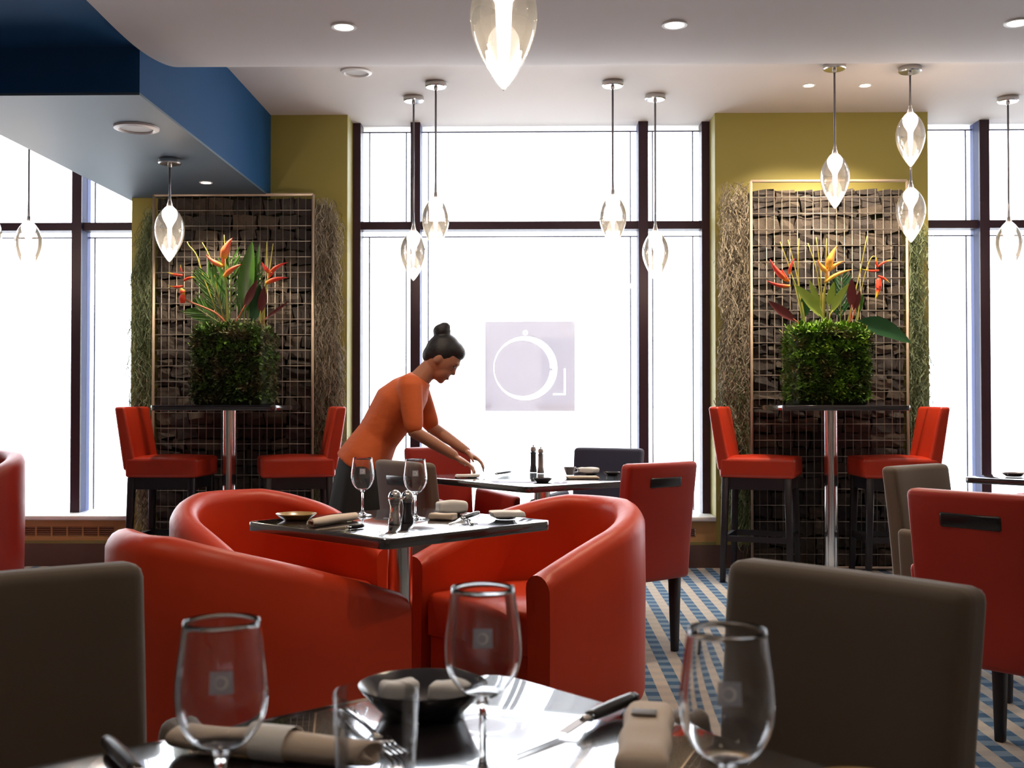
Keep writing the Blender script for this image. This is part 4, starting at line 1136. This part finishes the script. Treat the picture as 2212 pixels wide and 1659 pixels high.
# rolled napkin: a loose spiral roll with an outer flap
def roll_mesh(L, r, seed):
    rnd = random.Random(seed); V, F = [], []
    NA, NL = 40, 16
    for j in range(NL + 1):
        x = -L / 2 + L * j / NL
        for k in range(NA + 1):
            a = 3.6 * PI * k / NA
            rr = r * (1.0 - 0.55 * k / NA) * (1 + 0.05 * math.sin(3 * x / L * PI + a)) * (1.0 - 0.18 * (abs(x) / (L / 2)) ** 3)
            V.append((x + 0.006 * math.sin(a * 1.3), rr * math.cos(a - 0.6) * 1.2, r * 0.82 + rr * 0.82 * math.sin(a - 0.6)))
    for j in range(NL):
        for k in range(NA):
            a = j * (NA + 1) + k; F.append((a, a + 1, a + NA + 2, a + NA + 1))
    zm = min(v[2] for v in V)
    return me_from('roll', [(a, b_, c - zm + 0.0008) for a, b_, c in V], F, True)
def napkin_roll(pa, pb, r, label, seed, band=None):
    a, b_ = onz(*pa), onz(*pb); c = (a + b_) / 2; d = b_ - a
    n_ = thing('rolled_napkin', label, 'napkin', (c.x, c.y, TZ), math.atan2(d.y, d.x), 'rolled napkins')
    ro = ob('cloth_roll', roll_mesh(d.length, r, seed), 'napkin', n_)
    md = ro.modifiers.new('thickness', 'SOLIDIFY'); md.thickness = 0.0022
    if band is not None:
        ob('paper_band', sweep([(band - 0.02, 0, r * 0.80), (band + 0.02, 0, r * 0.80)], r * 1.08, 28, (1.16, 0.80), False), 'napkin_white', n_)
    return n_
napkin_roll((385, 1618), (800, 1660), 0.021, 'cream rolled napkin beside the taupe chair, behind the wine glass', 3, 0.005)
# upright folded napkin by the knife
a_ = onz(1405, 1565); b__ = onz(1385, 1700)
nf = thing('folded_napkin', 'cream folded napkin with a dark label, by the black handled knife', 'napkin', ((a_.x + b__.x) / 2, (a_.y + b__.y) / 2, TZ), math.atan2(b__.y - a_.y, b__.x - a_.x))
Ln = (b__ - a_).length
ob('cloth_fold', rbox(Ln, 0.055, 0.030, 0.013, 4, (0, 0, 0.0155), lambda x, y, z: (x, y * (1 + 0.06 * math.sin(x * 70)), z * (1 + 0.10 * math.sin(x * 95 + 1)) + 0.001), 10), 'napkin', nf)
ob('label_tag', rbox(0.022, 0.028, 0.002, 0.0008, 2, (-Ln * 0.18, -0.004, 0.0330)), 'napkin_label', nf, label='small dark woven label')
# cutlery
def knife(pa, pb, label, hl=0.42, over=0.0):
    """pa = handle end, pb = blade tip"""
    a, b_ = onz(*pa), onz(*pb); d = b_ - a; L_ = d.length
    k_ = thing('table_knife', label, 'knife', (a.x, a.y, TZ + over * 1.4), math.atan2(d.y, d.x), 'table knives')
    k_.rotation_euler.y = math.atan2(over * 1.4, L_)     # lies over the fork with its tip on the table
    n_ = 10; hp = [(L_ * hl * i / n_, 0, 0.008) for i in range(n_ + 1)]
    ob('handle', sweep(hp, [0.0055 + 0.0035 * math.sin(PI * (0.25 + 0.6 * i / n_)) for i in range(n_ + 1)], 12, (1.0, 0.85)), 'black_handle', k_)
    ob('end_cap', sweep([(-0.007, 0, 0.008), (-0.005, 0, 0.008), (0.002, 0, 0.008)], [0.003, 0.0065, 0.0082], 12, (1, 0.85)), 'chrome', k_)
    ob('bolster', sweep([(L_ * hl - 0.002, 0, 0.008), (L_ * hl + 0.012, 0, 0.008)], [0.0072, 0.004], 12, (1.1, 0.7)), 'chrome', k_)
    V = []; F = []; n2 = 12
    x0 = L_ * hl + 0.008
    for i in range(n2 + 1):
        t_ = i / n2; x_ = x0 + (L_ - x0) * t_
        lo = -0.0085 + 0.002 * t_ + (0.010 * max(0, (t_ - 0.8) / 0.2) ** 2); hi_ = 0.0065 - 0.005 * t_ ** 2
        zc_ = 0.0075 - 0.0055 * min(t_ * 3, 1)
        V += [(x_, lo, zc_ - 0.0007), (x_, hi_, zc_ - 0.0007), (x_, hi_, zc_ + 0.0009), (x_, lo, zc_ + 0.0001)]
    for i in range(n2):
        p_ = i * 4
        for k in range(4): F.append((p_ + k, p_ + (k + 1) % 4, p_ + 4 + (k + 1) % 4, p_ + 4 + k))
    F += [(3, 2, 1, 0), tuple(n2 * 4 + k for k in range(4))]
    ob('blade', me_from('blade', V, F), 'chrome', k_)
def fork(pa, pb, label):
    a, b_ = onz(*pa), onz(*pb); d = b_ - a; L_ = d.length
    k_ = thing('table_fork', label, 'fork', (a.x, a.y, TZ - 0.0015), math.atan2(d.y, d.x), 'table forks')
    hl = L_ * 0.66
    pts = [(hl * i / 8, 0, 0.004 + 0.004 * math.sin(PI * i / 8)) for i in range(9)]
    ob('handle', sweep(pts, [0.0065, 0.0068, 0.006, 0.005, 0.0042, 0.0036, 0.0034, 0.0038, 0.006], 10, (1, 0.4)), 'chrome', k_)
    ob('neck', rbox(0.022, 0.022, 0.0025, 0.001, 2, (hl + 0.008, 0, 0.0045)), 'chrome', k_)
    tm = sweep([(hl + 0.017, 0, 0.0045), (hl + 0.03, 0, 0.003), (L_ - 0.01, 0, 0.004), (L_, 0, 0.009)], [0.0018, 0.0017, 0.0014, 0.0006], 6)
    for yy in (-0.0093, -0.0031, 0.0031, 0.0093): ob('tine', tm, 'chrome', k_, (0, yy, 0))
knife((1368, 1520), (1112, 1634), 'table knife with black handle beside the folded napkin')
knife((232, 1616), (370, 1760), 'table knife with chrome capped handle in front of the taupe chair', 0.5)
fork((735, 1535), (872, 1640), 'steel fork seen through the water tumbler')
gp, q = bread_bowl(1872, 1742, 0.06, 0.016, 'small gold rimmed plate at the table edge before the taupe chair', 'plate_gold', 'side_plate')
# tub chair table
gp, q = bread_bowl(640, 1122, 0.066, 0.018, 'gold glazed side plate next to the rolled napkin on the tub chair table', 'plate_gold', 'side_plate')
napkin_roll((672, 1139), (768, 1124), 0.020, 'cream rolled napkin beside the gold plate on the tub chair table', 4)
knife((782, 1141), (712, 1149), 'table knife lying in front of the rolled napkin on the tub chair table', 0.4)
def shaker(px, py, label, s=1.0, mat='chrome'):
    q = onz(px, py)
    k_ = thing('shaker', label, 'shaker', (q.x, q.y, TZ), 0, 'salt and pepper shakers')
    ob('body', lathe([(0, 0), (0.019 * s, 0), (0.020 * s, 0.004 * s), (0.016 * s, 0.03 * s), (0.014 * s, 0.055 * s), (0.017 * s, 0.064 * s), (0.008 * s, 0.066 * s), (0, 0.066 * s)], 28, True, 40), mat, k_)
    ob('domed_cap', lathe([(0, 0.064 * s), (0.016 * s, 0.064 * s), (0.020 * s, 0.074 * s), (0.0205 * s, 0.083 * s), (0.017 * s, 0.094 * s), (0.008 * s, 0.101 * s), (0, 0.103 * s)], 28, True, 50), 'chrome', k_)
    return k_
shaker(853, 1133, 'chrome shaker standing next to the wine glass on the tub chair table', 1.05)
shaker(880, 1129, 'dark bodied shaker with chrome dome, touching distance from the chrome one', 1.0, 'plate_dark')
cloth('napkin_bundle', 974, 1109, 0.105, 0.060, 0.040, 0.35, 'napkin_white', 'white crumpled napkin behind the crossed cutlery on the tub chair table', seed=4)
cloth('napkin_bundle', 958, 1122, 0.085, 0.05, 0.018, -0.3, 'napkin', 'flat beige napkin end beside the crossed cutlery', seed=6)
knife((1032, 1121), (968, 1134), 'table knife crossing the fork by the white napkin', 0.5, over=0.0085)
fork((1020, 1134), (1006, 1116), 'fork crossing the knife by the white napkin')
bb, q = bread_bowl(1092, 1120, 0.052, 0.022, 'small dark dish under a white napkin on the tub chair table')
cloth('napkin_bundle', 1095, 1117, 0.105, 0.06, 0.018, 0.25, 'napkin_white', 'white napkin laid over the small dark dish', z=TZ + 0.020, seed=9)
# window table
def mill(px, py, label, s, mat):
    q = onz(px, py)
    k_ = thing('pepper_mill', label, 'pepper mill', (q.x, q.y, TZ), 0, 'tall mills')
    ob('body', lathe([(0, 0), (0.020 * s, 0), (0.021 * s, 0.004), (0.016 * s, 0.04 * s), (0.015 * s, 0.10 * s), (0.018 * s, 0.115 * s), (0, 0.116 * s)], 24, True, 40), mat, k_)
    ob('turning_head', lathe([(0, 0.115 * s), (0.013 * s, 0.116 * s), (0.017 * s, 0.130 * s), (0.013 * s, 0.146 * s), (0.004 * s, 0.150 * s), (0.005 * s, 0.157 * s), (0, 0.16 * s)], 24, True, 40), 'chrome', k_)
mill(1152, 1020, 'dark tall mill on the window table', 0.95, 'plate_dark')
mill(1168, 1022, 'pale steel mill on the window table', 0.9, 'nickel')
bread_bowl(1172, 1042, 0.046, 0.018, 'small dark dish in front of the mills on the window table')
cloth('napkin_bundle', 1258, 1034, 0.16, 0.05, 0.012, 0.12, 'napkin', 'long brownish napkin on the window table by the red chair', seed=12)
bread_bowl(1322, 1027, 0.045, 0.016, 'small dark dish on the window table beside the red chair back')
cloth('napkin_bundle', 1270, 1023, 0.11, 0.06, 0.03, -0.6, 'napkin_white', 'white napkin in front of the dark navy chair', seed=14)
cloth('napkin_bundle', 1010, 1031, 0.12, 0.05, 0.014, 0.3, 'napkin_white', 'white napkin under the bending person\'s hand', seed=15)
def cup(px, py, label, z=TZ):
    q = onz(px, py, z)
    c_ = thing('small_cup', label, 'cup', (q.x, q.y, z))
    ob('cup_body', lathe([(0, 0), (0.018, 0), (0.020, 0.003), (0.030, 0.030), (0.032, 0.042), (0.030, 0.042), (0.027, 0.030), (0.016, 0.006), (0, 0.006)], 28, True, 50), 'nickel', c_)
    ob('handle', sweep(smooth_pts([(0.029, 0, 0.034), (0.046, 0, 0.032), (0.044, 0, 0.016), (0.025, 0, 0.014)], 4), 0.0028, 8), 'nickel', c_)
cup(1231, 1026, 'small steel cup on the window table')
knife((1102, 1022), (1040, 1031), 'dark handled knife at the far side of the window table', 0.5)
# side window table
bread_bowl(2190, 1029, 0.062, 0.018, 'grey side plate on the table beyond the lit pier', 'nickel', 'side_plate')

# ================================================================== PERSON
PYD = 5.86
def Q(px, py, dy=0.0): return at_y(px, py, PYD + dy)
def ell(c, rx, ry, rz, rot=Matrix.Identity(3), seg=20, rings=14):
    V, F = [], []
    for i in range(rings + 1):
        th = PI * i / rings
        for k in range(seg):
            ph = 2 * PI * k / seg
            V.append(Vector(c) + rot @ Vector((rx * math.sin(th) * math.cos(ph), ry * math.sin(th) * math.sin(ph), rz * math.cos(th))))
    for i in range(rings):
        for k in range(seg):
            F.append((i * seg + k, i * seg + (k + 1) % seg, (i + 1) * seg + (k + 1) % seg, (i + 1) * seg + k))
    return V, F
def limb(pts, rad, seg=14):
    """tapered limb with round ends"""
    pts = [Vector(p) for p in pts]; V, F = [], []
    P0, R0_ = list(pts), list(rad)
    d0 = (pts[0] - pts[1]).normalized(); d1 = (pts[-1] - pts[-2]).normalized()
    P0 = [pts[0] + d0 * rad[0] * 0.9, pts[0] + d0 * rad[0] * 0.6] + P0 + [pts[-1] + d1 * rad[-1] * 0.6, pts[-1] + d1 * rad[-1] * 0.9]
    R0_ = [rad[0] * 0.3, rad[0] * 0.78] + R0_ + [rad[-1] * 0.78, rad[-1] * 0.3]
    for i, p in enumerate(P0):
        d = P0[min(i + 1, len(P0) - 1)] - P0[max(i - 1, 0)]
        s_, u_ = frame_at(d)
        for k in range(seg):
            a = 2 * PI * k / seg; V.append(p + s_ * math.cos(a) * R0_[i] + u_ * math.sin(a) * R0_[i])
    n_ = len(P0)
    for i in range(n_ - 1):
        for k in range(seg): F.append((i * seg + k, i * seg + (k + 1) % seg, (i + 1) * seg + (k + 1) % seg, (i + 1) * seg + k))
    F.append(tuple(range(seg))[::-1]); F.append(tuple((n_ - 1) * seg + k for k in range(seg)))
    return V, F
def loft(secs, seg=28):
    """secs: (centre, half-depth along the figure's front direction e, half-width across Y, direction e)"""
    V, F = [], []
    for c, ra, rb, e in secs:
        e = Vector(e).normalized()
        for k in range(seg):
            a = 2 * PI * k / seg
            V.append(Vector(c) + e * (ra * math.cos(a)) + Vector((0, 1, 0)) * (rb * math.sin(a)))
    n_ = len(secs)
    for i in range(n_ - 1):
        for k in range(seg): F.append((i * seg + k, i * seg + (k + 1) % seg, (i + 1) * seg + (k + 1) % seg, (i + 1) * seg + k))
    F.append(tuple(range(seg))[::-1]); F.append(tuple((n_ - 1) * seg + k for k in range(seg)))
    return V, F
def union(name, pieces, mat, parent, origin, voxel, smooth_it=4):
    V, F = [], []
    for v, f in pieces:
        k = len(V); V += [Vector(p) - origin for p in v]; F += [tuple(i + k for i in q_) for q_ in f]
    bm = bmesh.new()
    me = me_from(name, V, F); bm.from_mesh(me); bmesh.ops.recalc_face_normals(bm, faces=bm.faces[:]); bm.to_mesh(me); bm.free()
    o = ob(name, me, mat, parent)
    r_ = o.modifiers.new('union', 'REMESH'); r_.mode = 'VOXEL'; r_.voxel_size = voxel; r_.use_smooth_shade = True
    s_ = o.modifiers.new('soften', 'SMOOTH'); s_.iterations = smooth_it; s_.factor = 0.5
    return o
hip = Q(793, 985); waist = Q(818, 940); chest = Q(862, 872); neck0 = Q(908, 818); neck1 = Q(934, 790)
foot_x = hip.x - 0.03
per = thing('person', 'person in an orange top and long black skirt bending over the window table', 'person', (foot_x, PYD, 0))
org = Vector(per.location)
# head: looks along +X and down
hd_c = Q(957, 772)
Rh = Matrix.Rotation(R(40), 3, 'Y')      # tip the face down towards the table
def hp(x, y, z): return hd_c + Rh @ Vector((x, y, z))
body = []
body.append(ell(hd_c, 0.093, 0.073, 0.108, Rh))
body.append(ell(hp(0.040, 0, -0.055), 0.052, 0.054, 0.062, Rh))                 # jaw and cheeks
body.append(ell(hp(0.066, 0, -0.098), 0.022, 0.026, 0.020, Rh, 12, 8))           # chin
body.append(limb([hp(0.084, 0, 0.004), hp(0.090, 0, -0.016), hp(0.096, 0, -0.030)], [0.009, 0.010, 0.0125], 10))   # nose
body.append(ell(hp(0.083, 0, -0.064), 0.013, 0.022, 0.007, Rh, 12, 8))           # lips
body.append(ell(hp(0.081, 0, -0.075), 0.013, 0.020, 0.007, Rh, 12, 8))
body.append(ell(hp(0.080, 0, 0.022), 0.016, 0.045, 0.010, Rh, 14, 8))            # brow
for s in (-1, 1):
    body.append(ell(hp(-0.008, s * 0.073, -0.018), 0.019, 0.010, 0.030, Rh, 12, 8))   # ears
body.append(limb([neck0 + Vector((-0.03, 0, -0.03)), neck0, neck1, hp(-0.01, 0, -0.05)], [0.06, 0.055, 0.050, 0.050]))
axis = (neck0 - hip).normalized(); fr = Vector((axis.z, 0, -axis.x))
tors = [(hip - axis * 0.06, 0.11, 0.165, fr), (hip, 0.115, 0.17, fr), (waist, 0.095, 0.135, fr), ((waist + chest) / 2, 0.105, 0.145, fr), (chest, 0.115, 0.165, fr), (chest * 0.45 + neck0 * 0.55, 0.09, 0.165, fr), (neck0 - axis * 0.02, 0.055, 0.09, fr)]
body.append(loft(tors))
# arms and hands
ARM = []
hands = {}
for s in (-1, 1):
    sh = Q(893, 838) + Vector((0, s * 0.165, 0))
    if s < 0: el = Q(903, 930) + Vector((0, -0.20, 0)); wr = at_y(980, 983, PYD - 0.13)
    else: el = Q(925, 925) + Vector((0, 0.21, 0)); wr = at_y(1003, 971, PYD + 0.16)
    ARM.append((sh, el, wr))
    body.append(limb([sh, sh * 0.5 + el * 0.5, el, el * 0.55 + wr * 0.45, wr], [0.050, 0.043, 0.037, 0.033, 0.025]))
    d = (wr - el).normalized(); side = Vector((0, 1, 0)) * (1 if s < 0 else -1)     # thumb points inwards
    pn = d.cross(Vector((0, 1, 0))).normalized()
    if pn.z > 0: pn = -pn                                                            # palm side looks down
    M3 = Matrix((d, side, -pn)).transposed()
    palm = wr + d * 0.05 + pn * 0.004
    body.append(ell(palm, 0.050, 0.040, 0.016, M3, 14, 10))
    for k, (off, ln, sp) in enumerate(((0.028, 0.078, 0.10), (0.010, 0.086, 0.03), (-0.009, 0.080, -0.04), (-0.027, 0.064, -0.12))):
        b0 = wr + d * 0.085 + side * off
        d1 = (d + side * sp + pn * 0.15).normalized(); d2 = (d + side * sp + pn * 0.75).normalized(); d3 = (d * 0.7 + pn * 1.0).normalized()
        p1 = b0 + d1 * ln * 0.45; p2 = p1 + d2 * ln * 0.32; p3 = p2 + d3 * ln * 0.23
        body.append(limb([b0 - d * 0.02, b0, p1, p2, p3], [0.0095, 0.0092, 0.0085, 0.0078, 0.0066], 10))
    tb = wr + d * 0.03 + side * 0.030
    t1 = tb + (d * 0.75 + side * 0.55 + pn * 0.3).normalized() * 0.035; t2 = t1 + (d * 0.9 + side * 0.2 + pn * 0.45).normalized() * 0.030
    body.append(limb([tb - side * 0.012, tb, t1, t2], [0.013, 0.012, 0.0098, 0.0075], 10))
# legs and feet
for s in (-1, 1):
    hipj = hip + Vector((0.0, s * 0.085, -0.05)); kn = Vector((foot_x + 0.02, PYD + s * 0.09, 0.47)); an = Vector((foot_x - 0.02, PYD + s * 0.09, 0.085))
    body.append(limb([hipj, hipj * 0.5 + kn * 0.5, kn, kn * 0.55 + an * 0.45 + Vector((-0.015, 0, 0)), an], [0.085, 0.072, 0.055, 0.052, 0.036]))
    body.append(limb([an + Vector((-0.03, 0, -0.045)), an + Vector((0.05, 0, -0.045)), an + Vector((0.15, 0, -0.062))], [0.036, 0.038, 0.024]))
union('body', body, 'skin', per, org, 0.0062, 3)
# clothes
shirt = []
ts = [(hip - axis * 0.075, 0.138, 0.196, fr), (hip, 0.135, 0.192, fr), (waist, 0.112, 0.152, fr), ((waist + chest) / 2, 0.121, 0.161, fr), (chest, 0.131, 0.182, fr), (chest * 0.45 + neck0 * 0.55, 0.104, 0.182, fr), (neck0 * 0.85 + chest * 0.15, 0.074, 0.115, fr), (neck0 + axis * 0.004, 0.061, 0.068, fr)]
shirt.append(loft(ts))
for sh, el, wr in ARM:
    shirt.append(limb([sh - (el - sh) * 0.05, sh * 0.5 + el * 0.5, sh * 0.12 + el * 0.88], [0.066, 0.058, 0.050]))
union('shirt', shirt, 'shirt_orange', per, org, 0.009, 4)
up = Vector((1, 0, 0)); sk = []
for t_, ra, rb in ((0.0, 0.112, 0.165), (0.10, 0.150, 0.20), (0.25, 0.165, 0.21), (0.5, 0.18, 0.22), (0.75, 0.195, 0.23), (1.0, 0.205, 0.24)):
    c = Vector((hip.x * (1 - t_) + (foot_x - 0.02) * t_, PYD, (hip.z + 0.0) * (1 - t_) + 0.26 * t_))
    sk.append((c, ra, rb, fr * (1 - min(t_ * 4, 1)) + up * min(t_ * 4, 1)))
sv, sfc = loft(sk, 36)
for i, v in enumerate(sv):
    ring = i // 36; a = 2 * PI * (i % 36) / 36
    v += Vector((math.cos(a), math.sin(a), 0)) * (0.010 * ring / 5 * math.sin(a * 9))
ob('skirt', me_from('skirt', [v - org for v in sv], sfc, True), 'skirt_black', per)
hair = [ell(hp(-0.022, 0, 0.024), 0.092, 0.083, 0.098, Rh), ell(hp(0.018, 0, 0.066), 0.070, 0.070, 0.050, Rh), ell(hp(-0.055, 0, -0.02), 0.050, 0.066, 0.060, Rh)]
bun = Q(957, 718)
hair.append(ell(bun + Vector((-0.006, 0, 0.006)), 0.047, 0.046, 0.040)); hair.append(limb([hp(-0.03, 0, 0.08), bun], [0.030, 0.024])); hair.append(ell(bun + Vector((0.008, 0, 0.028)), 0.032, 0.034, 0.026))
union('hair', hair, 'hair', per, org, 0.006, 3)
for s in (-1, 1):
    v, f_ = ell(hp(0.0775, s * 0.034, 0.000), 0.008, 0.011, 0.0045, Rh, 12, 8)
    ob('eye', me_from('eye', [p - org for p in v], f_, True), 'eye_dark', per)
v, f_ = ell(hp(0.0865, 0, -0.070), 0.0115, 0.021, 0.0085, Rh, 14, 8)
ob('lips', me_from('lips', [p - org for p in v], f_, True), 'lip', per)
v, f_ = limb([Vector((foot_x - 0.055, PYD - 0.09, 0.025)), Vector((foot_x + 0.12, PYD - 0.09, 0.02))], [0.044, 0.038])
for s in (-1, 1):
    V2, F2 = limb([Vector((foot_x - 0.05, PYD + s * 0.09, 0.044)), Vector((foot_x + 0.04, PYD + s * 0.09, 0.044)), Vector((foot_x + 0.135, PYD + s * 0.09, 0.032))], [0.043, 0.044, 0.031])
    V2 = [Vector((p.x, p.y, max(p.z, 0.0))) - org for p in V2]
    ob('shoe', me_from('shoe', V2, F2, True), 'skirt_black', per)
